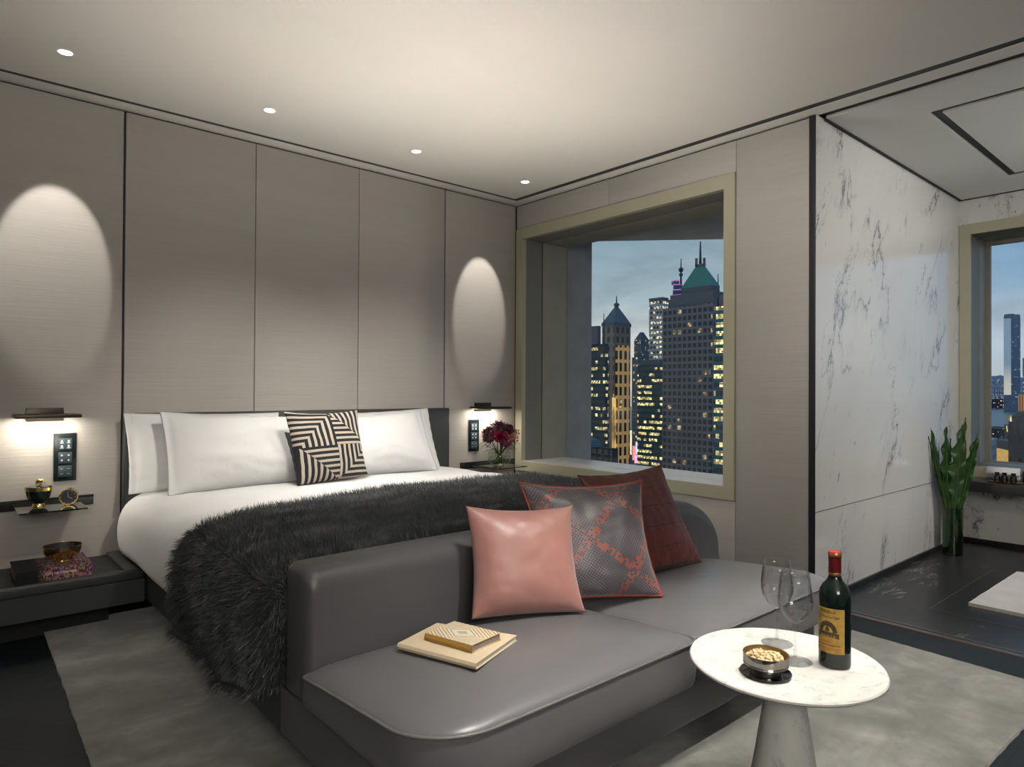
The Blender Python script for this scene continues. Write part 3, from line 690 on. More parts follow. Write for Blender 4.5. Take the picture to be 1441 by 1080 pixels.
# bench cushions (bottom edge resting on the seat, top leaning on the back)
PK = [(-2.318, -2.432, .446), (-1.988, -2.595, .440), (-1.953, -2.505, .763), (-2.276, -2.347, .775)]
o, _, _, _ = cushion('cushion', PK, .074, M['pink'], .095, seed=2, wr=.003, ears=.03, back=.5); tag(o, 'dusty pink satin cushion, front one on the bench', 'cushion')
PLC = [(-2.015, -2.445, .446), (-1.668, -2.655, .442), (-1.612, -2.525, .818), (-2.00, -2.295, .818)]
o, bd, _, _ = cushion('cushion', PLC, .066, M['plaid'], .105, seed=7, wr=.006, ears=.03, back=.5); tag(o, 'grey lattice woven cushion with rust flecks, middle one on the bench', 'cushion')
bm = bmesh.new(); tube(bm, bd, .0045, 6, True); link('piping', bm, M['orange_pipe'], o, True)['label'] = 'rust orange piped edge'
RD = [(-1.62, -2.435, .435), (-1.146, -2.470, .432), (-1.222, -2.322, .832), (-1.705, -2.290, .822)]
o, _, _, _ = cushion('cushion', RD, .07, M['red'], .085, seed=11, wr=.006, ears=.02, back=.45); tag(o, 'rust red pleated cushion, rearmost on the bench', 'cushion')

# nightstand ledge
ns = thing('nightstand', 'low charcoal leather nightstand ledge fixed beside the bed', 'nightstand', (-3.4, -.24, 0))
def nbox(bm, x0, x1, y0, y1, z0, z1, b=0): box(bm, x0+3.4, x1+3.4, y0+.24, y1+.24, z0, z1, b, 3)
bm = bmesh.new(); nbox(bm, -4.1, -2.786, -.001, -.495, .13, .238); nbox(bm, -4.1, -2.786, -.448, -.495, .236, .283, .01); nbox(bm, -2.862, -2.786, -.001, -.46, .236, .283, .01); nbox(bm, -4.1, -4.03, -.001, -.46, .236, .283, .01)
link('body', bm, M['leather_dark'], ns, True, auto=35)
bm = bmesh.new(); nbox(bm, -4.03, -2.862, -.002, -.448, .238, .266); link('tray_lining', bm, M['wooddark'], ns); bm = bmesh.new(); nbox(bm, -4.0, -2.9, -.002, -.30, .0005, .131); link('plinth', bm, M['plinth'], ns)

# ================================================================== WALL LAMPS, SWITCHES, SHELVES
def wall_lamp(px, bx, label):
    t = thing('wall_lamp', label, 'lamp', (px, 0, 1.0), 0, 'bedside wall lamps')
    mkbox('back_plate', (-.078, .078, -.016, 0, -.022, .042), M['bronze'], t, .002)
    h = mkbox('shade', (bx-px-.132, bx-px+.132, -.20, -.014, -.002, .014), M['bronze'], t, .002)
    mkbox('led_strip', (bx-px-.12, bx-px+.12, -.06, -.03, -.0045, -.0015), M['led'], h)
    return t
wall_lamp(-3.133, -3.136, 'bronze bar reading lamp above the lidded jar')
wall_lamp(-.343, -.345, 'bronze bar reading lamp above the flower vase')
def switch(px, label):
    t = thing('switch_panel', label, 'switch', (px, 0, .792), 0, 'bedside switch panels')
    mkbox('plate', (-.049, .049, -.010, 0, -.121, .121), M['switch'], t, .003)
    for k, zc in enumerate((.066, -.004, -.072)):
        kp = mkbox('keypad', (-.029, .029, -.0125, -.008, zc-.028, zc+.028), M['key'], t, .001)
        bm = bmesh.new()
        for sx in (-.0145, .0145):
            for sz in (.013, -.012):
                x, z = sx, zc+sz
                if k == 0: box(bm, x-.004, x+.004, -.0132, -.0124, z-.003, z+.006); box(bm, x-.008, x+.008, -.0132, -.0124, z-.009, z-.0065)
                elif k == 1: box(bm, x-.0045, x+.0045, -.0132, -.0124, z-.002, z+.002); box(bm, x-.002, x+.002, -.0132, -.0124, z-.0045, z+.0045)
                else: box(bm, x-.005, x+.005, -.0132, -.0124, z-.001, z+.001)
        link('markings', bm, M['icon'], kp)
switch(-3.047, 'black six key switch panel above the table clock'); switch(-.428, 'black six key switch panel beside the flower vase')
def shelf(x0, x1, px0, px1, yf, label):
    t = thing('wall_shelf', label, 'shelf', ((px0+px1)/2, 0, .56), 0, 'bedside wall shelves'); c = (px0+px1)/2
    mkbox('rail', (x0-c, x1-c, -.014, 0, -.018, .032), M['blackglass'], t, .001)
    bm = bmesh.new(); hw = (px1-px0)/2
    top = [bm.verts.new(p) for p in ((-hw, -.012, .015), (hw, -.012, .015), (hw, yf, .015), (-hw, yf, .015))]
    mid = [bm.verts.new(p) for p in ((-hw, -.012, .009), (hw, -.012, .009), (hw, yf, .009), (-hw, yf, .009))]
    bot = [bm.verts.new(p) for p in ((-hw+.02, -.012, -.004), (hw-.02, -.012, -.004), (hw-.03, yf+.05, .003), (-hw+.03, yf+.05, .003))]
    bm.faces.new(top); bm.faces.new(bot[::-1])
    for A, B in ((top, mid), (mid, bot)):
        for k in range(4): bm.faces.new((A[k], B[k], B[(k+1) % 4], A[(k+1) % 4]))
    fix(bm); link('shelf_plate', bm, M['blackglass'], t); return t
shelf(-4.2, -2.922, -3.262, -2.996, -.335, 'black glass wall shelf carrying the jar and clock')
shelf(-.555, -.012, -.478, -.205, -.372, 'black glass wall shelf carrying the flower vase')

# ------------------------------------------------------------------ jar, clock, bowl, book
ZSH = .5752
jar = thing('lidded_jar', 'black and gold footed jar with an elephant lid on the wall shelf', 'jar', (-3.168, -.135, ZSH))
bm = bmesh.new(); lathe(bm, [(0, 0), (.026, 0), (.025, .006), (.022, .012), (.034, .022), (.045, .040), (.0515, .062), (.0545, .084), (.050, .084), (0, .06)], 48); fix(bm); link('body', bm, M['enamel'], jar, True, auto=40)
bm = bmesh.new(); lathe(bm, [(.0535, .074), (.0555, .074), (.057, .090), (.0535, .090)], 48); fix(bm); link('rim', bm, M['gold'], jar, True, auto=40)['label'] = 'gold rim band'
bm = bmesh.new(); lathe(bm, [(.026, -.0), (.0270, .0), (.0258, .006), (.0225, .0125)], 48); fix(bm); link('foot_ring', bm, M['gold'], jar, True, auto=40)
bm = bmesh.new(); lathe(bm, [(0, .089), (.054, .089), (.053, .093), (.03, .099), (0, .101)], 48); fix(bm); lid = link('lid', bm, M['enamel'], jar, True, auto=40)
bm = bmesh.new()
def ell(bm, c, r, rot=(0, 0, 0)):
    from mathutils import Euler
    bmesh.ops.create_uvsphere(bm, u_segments=14, v_segments=10, radius=1, matrix=Matrix.Translation(c) @ Euler(rot).to_matrix().to_4x4() @ Matrix.Diagonal((*r, 1)))
ell(bm, (0, 0, .119), (.0145, .009, .0095)); ell(bm, (.016, 0, .122), (.0075, .0065, .0075)); ell(bm, (.013, .006, .121), (.004, .0025, .006)); ell(bm, (.013, -.006, .121), (.004, .0025, .006))
for sx in (-.009, .009):
    for sy in (-.0045, .0045): tube(bm, [(sx, sy, .099), (sx, sy, .118)], .0036, 8)
tube(bm, [(.022, 0, .121), (.026, 0, .114), (.0265, 0, .107)], .0032, 8, r1=.0018)
el = link('elephant_finial', bm, M['gold'], lid, True, rot=(0, 0, -.7)); md = el.modifiers.new('join', 'REMESH'); md.mode = 'VOXEL'; md.voxel_size = .0012; md.use_smooth_shade = True; el['label'] = 'small golden elephant'
clk = thing('table_clock', 'round gold rimmed clock with a black dial on the wall shelf', 'clock', (-3.055, -.196, ZSH), math.radians(-14))
def disc(bm, r, y0, y1, rb=None, cz=.0395, segs=48, mi=0):
    prof = [(0, y0), (rb or r, y0), (r, y0+.004), (r, y1-.002), (r-.002, y1), (0, y1)]
    b2 = bmesh.new(); lathe(b2, prof, segs); bmesh.ops.transform(b2, matrix=Matrix.Translation((0, 0, cz)) @ Matrix.Rotation(PI/2, 4, 'X'), verts=b2.verts); me_ = bpy.data.meshes.new('x'); b2.to_mesh(me_); b2.free(); bm.from_mesh(me_); bpy.data.meshes.remove(me_)
bm = bmesh.new(); disc(bm, .0385, -.040, -.006, .030); fix(bm); link('case', bm, M['enamel'], clk, True, auto=40)
bm = bmesh.new(); disc(bm, .0395, -.010, .012); fix(bm); link('bezel', bm, M['gold'], clk, True, auto=40)
bm = bmesh.new(); disc(bm, .0345, .008, .0128); fix(bm); dl = link('dial', bm, M['dial'], clk, True, auto=40)
bm = bmesh.new()
for k in range(12):
    a = k*PI/6; box(bm, math.sin(a)*.030-.0007, math.sin(a)*.030+.0007, -.0137, -.0131, .0395+math.cos(a)*.030-.0018, .0395+math.cos(a)*.030+.0018)
link('hour_marks', bm, M['whitepaint'], dl)
for a, L in ((-.12, .026), (1.95, .018)):
    bm = bmesh.new(); tube(bm, [(0, -.0142, .0395), (math.sin(a)*L, -.0142, .0395+math.cos(a)*L)], .0008, 6); link('hand', bm, M['whitepaint'], dl)
bm = bmesh.new(); tube(bm, [(0, -.0135, .0395), (0, -.015, .0395)], .002, 10); link('hub', bm, M['redpaint'], dl)

def m_citycover():
    t = NT('neon_city_cover'); v = t.coord('Object')
    sx = t.noise(t.coord('Object', (95, 16, 30)), 1.0, 4, .7, out=1); n = t.noise(t.coord('Object', (120, 30, 60)), 1, 3)
    hs = t.n('HueSaturation', {'Hue': .44, 'Saturation': 2.8, 'Value': .75, 'Color': sx}).outputs[0]
    dark = t.ramp(n, [(.44, (0, 0, 0)), (.56, (1, 1, 1))])
    sep = t.n('SeparateXYZ', {0: v}); fade = t.ramp(t.math('ADD', sep.outputs[0], .5), [(.435, (0, 0, 0)), (.47, (1, 1, 1))])
    c = t.mix(t.math('MULTIPLY', dark, fade), (.012, .012, .014), hs)
    c = t.mix(t.math('MULTIPLY', fade, .30), c, (.34, .02, .05))
    t.bsdf(color=c, rough=.5, spec=.25); return t.m
M['city_cover'] = m_citycover()
bk = thing('coffee_table_book', 'thick photo book with a dark neon city cover on the nightstand', 'book', (-3.130, -.252, .2662))
hb = .056
bm = bmesh.new(); box(bm, -.146, .146, -.130, .130, 0, .004); box(bm, -.146, .146, -.130, .130, hb-.004, hb); box(bm, -.146, .146, -.134, -.129, 0, hb, .001); link('cover', bm, M['city_cover'], bk)
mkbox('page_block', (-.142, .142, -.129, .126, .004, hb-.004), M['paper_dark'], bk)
bm = bmesh.new(); V_, F_ = text_geo('CITY OF DARKNESS', .0135, 'LEFT', True); add_geo(bm, V_, F_, lambda v: (v.x-.035, -.1346, .027+v.y)); link('spine_title', bm, M['whitepaint'], bk)
bm = bmesh.new(); V_, F_ = text_geo('REVISITED', .0115, 'LEFT', True); add_geo(bm, V_, F_, lambda v: (v.x+.045, -.1346, .011+v.y)); link('spine_subtitle', bm, M['goldspine'], bk)['label'] = 'yellow lettering'
bw = thing('bowl', 'polished brass bowl standing on the thick photo book', 'bowl', (-3.085, -.255, .2662+hb+.0005))
bm = bmesh.new(); lathe(bm, [(0, 0), (.030, 0), (.028, .004), (.050, .012), (.068, .030), (.0765, .052), (.079, .074), (.077, .074), (.0735, .053), (.064, .031), (.04, .014), (0, .011)], 56); fix(bm); link('shell', bm, M['gold'], bw, True, auto=50)
bm = bmesh.new(); lathe(bm, [(.0762, .073), (.0728, .053), (.063, .032), (.04, .0155), (0, .0125)], 56); fix(bm); link('inner_lining', bm, M['black'], bw, True)

# ------------------------------------------------------------------ flower vase
VX, VYY = -.372, -.245
vz = thing('flower_vase', 'round clear glass vase of water on the wall shelf', 'vase', (VX, VYY, ZSH))
bm = bmesh.new(); lathe(bm, [(0, .004), (.045, .004), (.062, .012), (.082, .040), (.088, .068), (.084, .095), (.068, .122), (.060, .132), (.062, .138)], 56); fix(bm); link('glass_body', bm, M['vaseglass'], vz, True)
bm = bmesh.new(); lathe(bm, [(.050, 0), (.05, .004), (0, .006)], 40); fix(bm); link('base', bm, M['vaseglass'], vz, True)
bm = bmesh.new(); lathe(bm, [(0, .007), (.044, .007), (.060, .014), (.079, .040), (.0855, .068), (.084, .078), (0, .078)], 56); fix(bm); link('water', bm, M['water'], vz, True, auto=40)
def bloom_mesh(r, seed):
    rr = random.Random(seed); bm = bmesh.new()
    for layer, (cnt, tilt, L) in enumerate(((9, 1.25, .55), (13, .95, .75), (16, .62, .92), (18, .28, 1.0), (18, -.08, 1.0), (14, -.4, .9))):
        for k in range(cnt):
            a = 2*PI*(k+rr.random()*.5)/cnt; tl = tilt+rr.uniform(-.14, .14); l = r*L*rr.uniform(.85, 1.1); w = r*.17
            d = Vector((math.cos(a)*math.cos(tl), math.sin(a)*math.cos(tl), math.sin(tl))); s = Vector((-math.sin(a), math.cos(a), 0)); nn = d.cross(s)
            p = [Vector((0, 0, 0))+d*l*.12, d*l*.6+s*w-nn*l*.04, d*l*.95+s*w*.6+nn*l*.03, d*l*1.03+nn*l*.07, d*l*.95-s*w*.6+nn*l*.03, d*l*.6-s*w-nn*l*.04, d*l*.6+nn*l*.05]
            q = [bm.verts.new(x) for x in p]
            for f in ((0, 1, 6), (0, 6, 5), (1, 2, 6), (2, 3, 6), (3, 4, 6), (4, 5, 6)): bm.faces.new([q[i] for i in f])
    return bm
def stem_pts(tip, base):
    t_, b_ = Vector(tip), Vector(base); neck = Vector((b_.x*-.25, b_.y*-.25, .11)); neck.x += t_.x*.18; neck.y += t_.y*.18
    return [b_+(neck-b_)*k/6 for k in range(7)]+[neck+(t_-neck)*k/6 for k in range(1, 7)]
FLW = [(-.060, .050, .245, .066), (-.005, -.012, .285, .072), (.050, -.028, .268, .070), (-.080, .015, .215, .060), (-.035, -.045, .222, .068), (.022, .05, .272, .066), (.070, .025, .245, .060), (-.012, -.075, .190, .056)]
flower_lab = 'burgundy chrysanthemum in the round glass vase'
FL_L = ['burgundy chrysanthemum rising at the back of the bouquet', 'burgundy chrysanthemum at the very top of the bouquet', 'burgundy chrysanthemum above the coral berries', 'burgundy chrysanthemum farthest out toward the switch panel', 'burgundy chrysanthemum with lit petals painted in, middle front of the bouquet', 'burgundy chrysanthemum behind the topmost bloom', 'burgundy chrysanthemum nearest the window frame', 'dark burgundy chrysanthemum hanging lowest over the vase rim']
for k, (x, y, z, r) in enumerate(FLW):
    fo = thing('chrysanthemum', FL_L[k], 'flower', (VX, VYY, ZSH), 0, 'flowers in the round vase')
    b_ = bloom_mesh(r, k); ax = Vector((x, y, .10)).normalized(); q = Vector((0, 0, 1)).rotation_difference(ax)
    bmesh.ops.transform(b_, matrix=Matrix.Translation((x, y, z)) @ q.to_matrix().to_4x4(), verts=b_.verts)
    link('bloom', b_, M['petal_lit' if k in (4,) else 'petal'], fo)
    a = k*2.3; bm = bmesh.new(); tube(bm, stem_pts((x, y, z), (.045*math.cos(a), .045*math.sin(a), .018)), .0035, 7); link('stem', bm, M['stem'], fo, True)
BL_ = [((.075, -.070, .205), 'coral berry sprig in front, facing the window'), ((.105, -.055, .235), 'coral berry sprig reaching out toward the window frame'), ((.025, -.085, .21), 'coral berry sprig low over the front of the vase')]
for k, ((x, y, z), lab) in enumerate(BL_):
    fo = thing('berry_sprig', lab, 'flower', (VX, VYY, ZSH), 0, 'berry sprigs in the round vase'); rr = random.Random(k+50)
    bm = bmesh.new(); tube(bm, stem_pts((x, y, z-.015), (-.03, .02*(k-1), .018)), .0022, 6)
    bb = []
    for j in range(9):
        q = Vector((x+rr.uniform(-.034, .034), y+rr.uniform(-.03, .03), z+rr.uniform(-.026, .03))); bb.append(q); tube(bm, [(x, y, z-.02), q], .0011, 5)
    link('stem', bm, M['stem'], fo, True)
    for q in bb: bm = bmesh.new(); ell(bm, q, (.0078, .0078, .0086)); link('berry', bm, M['berry'], fo, True)
def leaf_strip(bm, p0, d, L, w, droop, side):
    pts = []; n = 6
    for k in range(n+1):
        f = k/n; c = p0+d*L*f+Vector((0, 0, -droop*L*f*f)); ww = w*math.sin(PI*min(.98, f*.9+.08))
        pts.append((bm.verts.new(c-side*ww), bm.verts.new(c+Vector((0, 0, -ww*.3))), bm.verts.new(c+side*ww)))
    for A, B in zip(pts, pts[1:]):
        bm.faces.new((A[0], A[1], B[1], B[0])); bm.faces.new((A[1], A[2], B[2], B[1]))
LV = [(2.35, .11, .165, 'toward the switch panel, lowest'), (2.75, .09, .19, 'drooping past the switch panel'), (3.6, .07, .16, 'over the bed side of the vase'), (-.5, .10, .18, 'toward the window frame, lower'), (-.15, .115, .205, 'farthest toward the window frame'), (-1.1, .06, .15, 'over the front of the vase'), (-.75, .12, .225, 'rising beside the berries')]
for k, (a, rad, z, lab) in enumerate(LV):
    fo = thing('leafy_sprig', 'dark green feathery leaf sprig '+lab, 'foliage', (VX, VYY, ZSH), 0, 'leaf sprigs in the round vase'); rr = random.Random(k+80)
    tip = Vector((math.cos(a)*rad, math.sin(a)*rad, z)); bm = bmesh.new(); tube(bm, stem_pts(tip, (-.03*math.cos(a), -.03*math.sin(a), .018)), .002, 6); link('stem', bm, M['stem'], fo, True)
    for j in range(7):
        aa = a+rr.uniform(-.9, .9); d = Vector((math.cos(aa), math.sin(aa), rr.uniform(-.2, .5))).normalized(); s = Vector((-math.sin(aa), math.cos(aa), 0))
        bm = bmesh.new(); leaf_strip(bm, tip*(.55+.07*j)*1+Vector((0, 0, .02)), d, rr.uniform(.05, .085), .006, .35, s); link('leaf', bm, M['leaf'], fo, True)

# ================================================================== BENCH BOOKS
def book(name, cor, z, h, cm, pm, label, spine=None):
    # cor: left, near, right, far points in plan
    P = [Vector((*c, 0)) for c in cor]; c0 = (P[0]+P[2])/2
    t = thing(name, label, 'book', (c0.x, c0.y, z)); P = [p-c0 for p in P]
    def quad(bm, s, z0, z1, uvs=False):
        uvl = bm.loops.layers.uv.verify()
        lo = [bm.verts.new((p.x*s, p.y*s, z0)) for p in P]; hi = [bm.verts.new((p.x*s, p.y*s, z1)) for p in P]
        f = bm.faces.new(hi)
        for lp, uv in zip(f.loops, ((0, 1), (0, 0), (1, 0), (1, 1))): lp[uvl].uv = uv
        bm.faces.new(lo[::-1])
        for k in range(4): bm.faces.new((lo[k], lo[(k+1) % 4], hi[(k+1) % 4], hi[k]))
    bm = bmesh.new(); quad(bm, 1, 0, .0022); quad(bm, 1, h-.0022, h); fix(bm); link('cover', bm, cm, t)
    bm = bmesh.new(); quad(bm, .975, .0022, h-.0022); fix(bm); link('page_block', bm, pm, t)
    bm = bmesh.new(); a, b = P[0], P[1]; nrm = Vector(((b-a).y, -(b-a).x, 0)).normalized()
    if nrm.dot(a+b) < 0: nrm = -nrm
    vs_ = [bm.verts.new((q.x, q.y, zz)) for q, zz in ((a, 0), (b, 0), (b+nrm*.003, h/2), (a+nrm*.003, h/2), (b, h), (a, h))]
    bm.faces.new((vs_[0], vs_[1], vs_[2], vs_[3])); bm.faces.new((vs_[3], vs_[2], vs_[4], vs_[5])); sp = link('spine', bm, spine or cm, t)
    t.rotation_euler = (-.070, 0, 0); return t, P, nrm, sp
def m_patcover():
    t, uv, x, y = uvmat('geometric_print_cover')
    u = t.math('ABSOLUTE', t.math('SUBTRACT', x, .5)); v = t.math('ABSOLUTE', t.math('SUBTRACT', y, .5))
    m = t.math('ADD', u, t.math('MULTIPLY', v, .95)); m2 = t.math('MAXIMUM', u, v)
    ln = t.math('GREATER_THAN', t.math('FRACT', t.math('MULTIPLY', m, 11)), .66); wide = t.math('GREATER_THAN', t.math('FRACT', t.math('ADD', t.math('MULTIPLY', m, 3.7), .3)), .80)
    outer = t.math('GREATER_THAN', m, .30)
    nz = t.noise(t.coord('UV', (40, 40, 1)), 1, 2)
    c = t.mix(t.math('MULTIPLY', ln, outer), (.80, .74, .60), (.36, .22, .09)); c = t.mix(t.math('MULTIPLY', wide, outer), c, (.62, .42, .16))
    fr = t.math('MULTIPLY', t.math('LESS_THAN', m, .27), t.math('GREATER_THAN', m, .245)); c = t.mix(fr, c, (.20, .12, .06))
    ctr = t.math('LESS_THAN', m, .12); c = t.mix(ctr, c, t.mix(x, (.8, .7, .5), (.25, .11, .04)))
    teal = t.math('MULTIPLY', t.math('GREATER_THAN', nz, .66), t.math('GREATER_THAN', m, .55)); c = t.mix(teal, c, (.04, .24, .25))
    redm = t.math('MULTIPLY', t.math('LESS_THAN', nz, .33), outer); c = t.mix(redm, c, (.45, .10, .06))
    t.bsdf(color=c, rough=.35); return t.m
M['patcover'] = m_patcover()
ZBK = .4468
book('book', [(-2.6, -2.475), (-2.55, -2.758), (-2.338, -2.668), (-2.42, -2.402)], ZBK, .0155, M['beige'], M['paper'], 'wide plain cream book lying under the patterned book on the bench')
t_, P_, n_, sp_ = book('book', [(-2.536, -2.512), (-2.513, -2.692), (-2.396, -2.668), (-2.416, -2.484)], ZBK+.0175, .020, M['patcover'], M['paper_dark'], 'small gilt book with a geometric print cover, on top of the cream book', M['goldspine'])

# ================================================================== TABLE AND WHAT STANDS ON IT
TX, TY, TZ = -1.888, -3.208, .45
tb = thing('side_table', 'round white marble pedestal table beside the bench', 'table', (TX, TY, 0))
bm = bmesh.new(); lathe(bm, [(0, .428), (.20, .428), (.228, .434), (.238, .441), (.2385, .446), (.236, .4495), (0, .45)], 120); fix(bm); link('table_top', bm, M['marble_table'], tb, True, auto=30)
bm = bmesh.new(); lathe(bm, [(0, .0142), (.107, .0142), (.104, .03), (.074, .2), (.043, .40), (.040, .43), (0, .43)], 72); fix(bm); link('pedestal', bm, M['marble_table_leg'], tb, True, auto=30)
def wineglass(x, y, label):
    g = thing('wine_glass', label, 'wine glass', (x, y, TZ), 0, 'wine glasses on the marble table')
    bm = bmesh.new(); o_ = [(.0085, .100), (.018, .106), (.031, .120), (.0405, .140), (.043, .155), (.0415, .178), (.0375, .205), (.0345, .232)]
    i_ = [(max(0, r-.0011), z+(.0015 if k < 2 else 0)) for k, (r, z) in enumerate(o_)][::-1]
    lathe(bm, o_+i_+[(0, .103)], 56); fix(bm); link('bowl', bm, M['wineglass'], g, True)
    bm = bmesh.new(); lathe(bm, [(.0, .1005), (.0085, .100), (.0055, .088), (.0040, .07), (.0037, .03), (.0045, .012), (0, .010)], 28); fix(bm); link('stem', bm, M['wineglass'], g, True)
    bm = bmesh.new(); lathe(bm, [(0, .0005), (.0405, .0005), (.0415, .0018), (.030, .0045), (.012, .0085), (.0045, .013), (0, .0135)], 56); fix(bm); link('foot', bm, M['wineglass'], g, True, auto=40)
    return g
wineglass(-1.797, -3.140, 'empty wine glass standing nearest the bench'); wineglass(-1.877, -3.230, 'empty wine glass standing between the nut bowl and the bottle')
# bottle
BTX, BTY = -1.820, -3.306
bt = thing('wine_bottle', 'dark red wine bottle with a yellow label on the marble table', 'bottle', (BTX, BTY, TZ)); BR_ = .0375; H = .288
bm = bmesh.new(); lathe(bm, [(0, .003), (.030, .0005), (.036, .003), (BR_, .010), (BR_, .178), (.0355, .192), (.0285, .206), (.0195, .216), (.0150, .226), (.0142, .238), (.0140, .278), (0, .280)], 64); fix(bm); link('glass_body', bm, M['bottleglass'], bt, True, auto=45)
bm = bmesh.new(); lathe(bm, [(.0150, .229), (.0150, .276), (.0160, .277), (.0160, .286)], 40); fix(bm); cp = link('capsule', bm, M['capsule'], bt, True, auto=40)
bm = bmesh.new(); lathe(bm, [(.0161, .279), (.0163, .280), (.0163, .286), (.0158, .287)], 40); fix(bm); link('gold_band', bm, M['goldleaf'], cp, True)
bm = bmesh.new(); lathe(bm, [(.0152, .230), (.0154, .231), (.0154, .236), (.0151, .237)], 40); fix(bm); link('gold_band', bm, M['goldleaf'], cp, True)
bm = bmesh.new(); lathe(bm, [(.0158, .2865), (.0145, .2895), (0, .290)], 40); fix(bm); link('cap_top', bm, M['capsule_top'], cp, True, auto=50)
# label wrapped on the body; a = angle about the axis
dirc = math.atan2(CAM.y-BTY, CAM.x-BTX)
LA0 = dirc-1.42; LA1 = dirc+.62; LW = (LA1-LA0)*BR_   # label spans this arc (anticlockwise seen from above runs left to right)
def lab(u, z, off=.0006):      # u in metres from label's left edge
    a = LA0+(u/BR_); return (math.cos(a)*(BR_+off), math.sin(a)*(BR_+off), z)
LZ0, LZ1 = .040, .152
t = NT('aged_yellow_label'); nz = t.noise(t.coord('Object'), 70, 4, .6); t.bsdf(color=t.ramp(nz, [(.3, (.50, .29, .055)), (.7, (.66, .42, .10))]), rough=.55); M['label'] = t.m
bm = bmesh.new(); n = 40
A = [(bm.verts.new(lab(LW*k/n, LZ0)), bm.verts.new(lab(LW*k/n, LZ1))) for k in range(n+1)]
for k in range(n): bm.faces.new((A[k][0], A[k+1][0], A[k+1][1], A[k][1]))
lb = link('label', bm, M['label'], bt, True); lb['label'] = 'aged yellow paper label'
def lab_text(body, u, z, size, mat, name, bold=True, width=None):
    V_, F_ = text_geo(body, size, 'LEFT', bold); w = max(v.x for v in V_); s = (width/w) if width else 1
    bm = bmesh.new(); add_geo(bm, V_, F_, lambda v: lab(u+v.x*s, z+v.y, .0010)); link(name, bm, mat, lb)
t = NT('sepia_print'); nz = t.noise(t.coord('Object'), 160, 3, .6); t.bsdf(color=t.ramp(nz, [(.35, (.035, .024, .010)), (.65, (.13, .085, .03))]), rough=.6); M['sepia'] = t.m
lab_text('ANGELUS', .017, .140, .0115, M['ink'], 'title', True, .038)
lab_text('1er Grand Cru Class\u00e9', .012, .128, .0085, M['ink'], 'classification', True, .052)
bm = bmesh.new()
def lab_poly(P): vs_ = [bm.verts.new(lab(u, z, .0011)) for u, z in P]; return vs_
def strip(outer, inner):
    A = lab_poly(outer); B = lab_poly(inner)
    for k in range(len(A)-1): bm.faces.new((A[k], A[k+1], B[k+1], B[k]))
UC, ZB = .036, .094
arc = [PI*1.02-k/30*PI*1.04 for k in range(31)]
strip([(UC+.0225*math.cos(a), ZB+.026*math.sin(a)) for a in arc], [(UC+.0125*math.cos(a), ZB+.015*math.sin(a)-.001) for a in arc])
strip([(UC-.027+.0027*k, .0895+.0035*math.cos((k-10)*.13)) for k in range(21)], [(UC-.027+.0027*k, .0765+.004*math.cos((k-10)*.13)) for k in range(21)])
link('arch_emblem', bm, M['sepia'], lb)
bm = bmesh.new(); hw = [(.0012, .1075), (.0022, .106), (.0035, .104), (.0042, .100), (.0048, .097), (.0068, .0945)]
strip([(UC-w, z) for w, z in hw], [(UC+w, z) for w, z in hw]); strip([(UC-.0015, .0945), (UC-.0015, .093)], [(UC+.0015, .0945), (UC+.0015, .093)]); link('bell_emblem', bm, M['sepia'], lb)
V_, F_ = text_geo('ANGELUS', .0085, 'CENTER', True); bm = bmesh.new(); add_geo(bm, V_, F_, lambda v: lab(UC+v.x*1.02, .0795+v.y, .0016)); link('band_title', bm, M['label'], lb)
lab_text('Saint-\u00c9milion', .016, .0665, .0065, M['red_ink'], 'region', True, .032)
lab_text('DE BOUARD DE LAFOREST & FILS', .010, .0590, .0048, M['ink'], 'maker', True, .056)
lab_text('Saint-\u00c9milion Grand Cru Class\u00e9', .010, .0500, .0055, M['red_ink'], 'appellation', True, .058)
lab_text('750 ml', .056, .0435, .0045, M['red_ink'], 'volume', True)
# nut bowl on its saucer
NX, NY_ = -2.008, -3.220
sc_ = thing('saucer', 'round smoked metal saucer under the nut bowl', 'saucer', (NX, NY_, TZ))
bm = bmesh.new(); lathe(bm, [(0, .0005), (.050, .0005), (.058, .004), (.060, .008), (.057, .0075), (.050, .0045), (0, .004)], 64); fix(bm); link('plate', bm, M['darksilver'], sc_, True, auto=40)
nb = thing('nut_bowl', 'ridged silver bowl filled with cashews on the marble table', 'bowl', (NX, NY_, TZ+.0046))
bm = bmesh.new(); lathe(bm, [(0, 0), (.036, 0), (.037, .010), (.040, .012), (.050, .016), (.0525, .022), (.0518, .0235), (.0532, .026), (.0524, .0275), (.0536, .030), (.0535, .048), (.0522, .048), (.0515, .022), (.040, .017), (0, .016)], 72); fix(bm); link('shell', bm, M['silver'], nb, True, auto=30)
bm = bmesh.new(); lathe(bm, [(.0518, .047), (.0512, .024), (.040, .0185), (0, .0175)], 64); fix(bm); link('gilt_lining', bm, M['goldleaf'], nb, True)
def nut_mesh():
    bm = bmesh.new(); pts = []; 
    for k in range(9): a = -1.15+2.3*k/8; pts.append(Vector((.0062*math.sin(a), .0062*(1-math.cos(a)), 0)))
    n = 9; rings = []
    for k, p in enumerate(pts):
        r = .0037*math.sin(PI*(k+.6)/(n+.2))**.6; a = -1.15+2.3*k/8; nx = Vector((math.sin(a), -math.cos(a), 0)); rings.append([bm.verts.new(p+(nx*math.cos(q)+Vector((0, 0, 1))*math.sin(q))*r) for q in (2*PI*j/8 for j in range(8))])
    for A, B in zip(rings, rings[1:]):
        for j in range(8): bm.faces.new((A[j], A[(j+1) % 8], B[(j+1) % 8], B[j]))
    bm.faces.new(rings[0][::-1]); bm.faces.new(rings[-1]); return fix(bm)
nut0 = link('cashew_nut', nut_mesh(), M['nut'], None, True); tag(nut0, 'roasted cashew in the silver bowl', 'nut', 'cashews in the silver bowl')
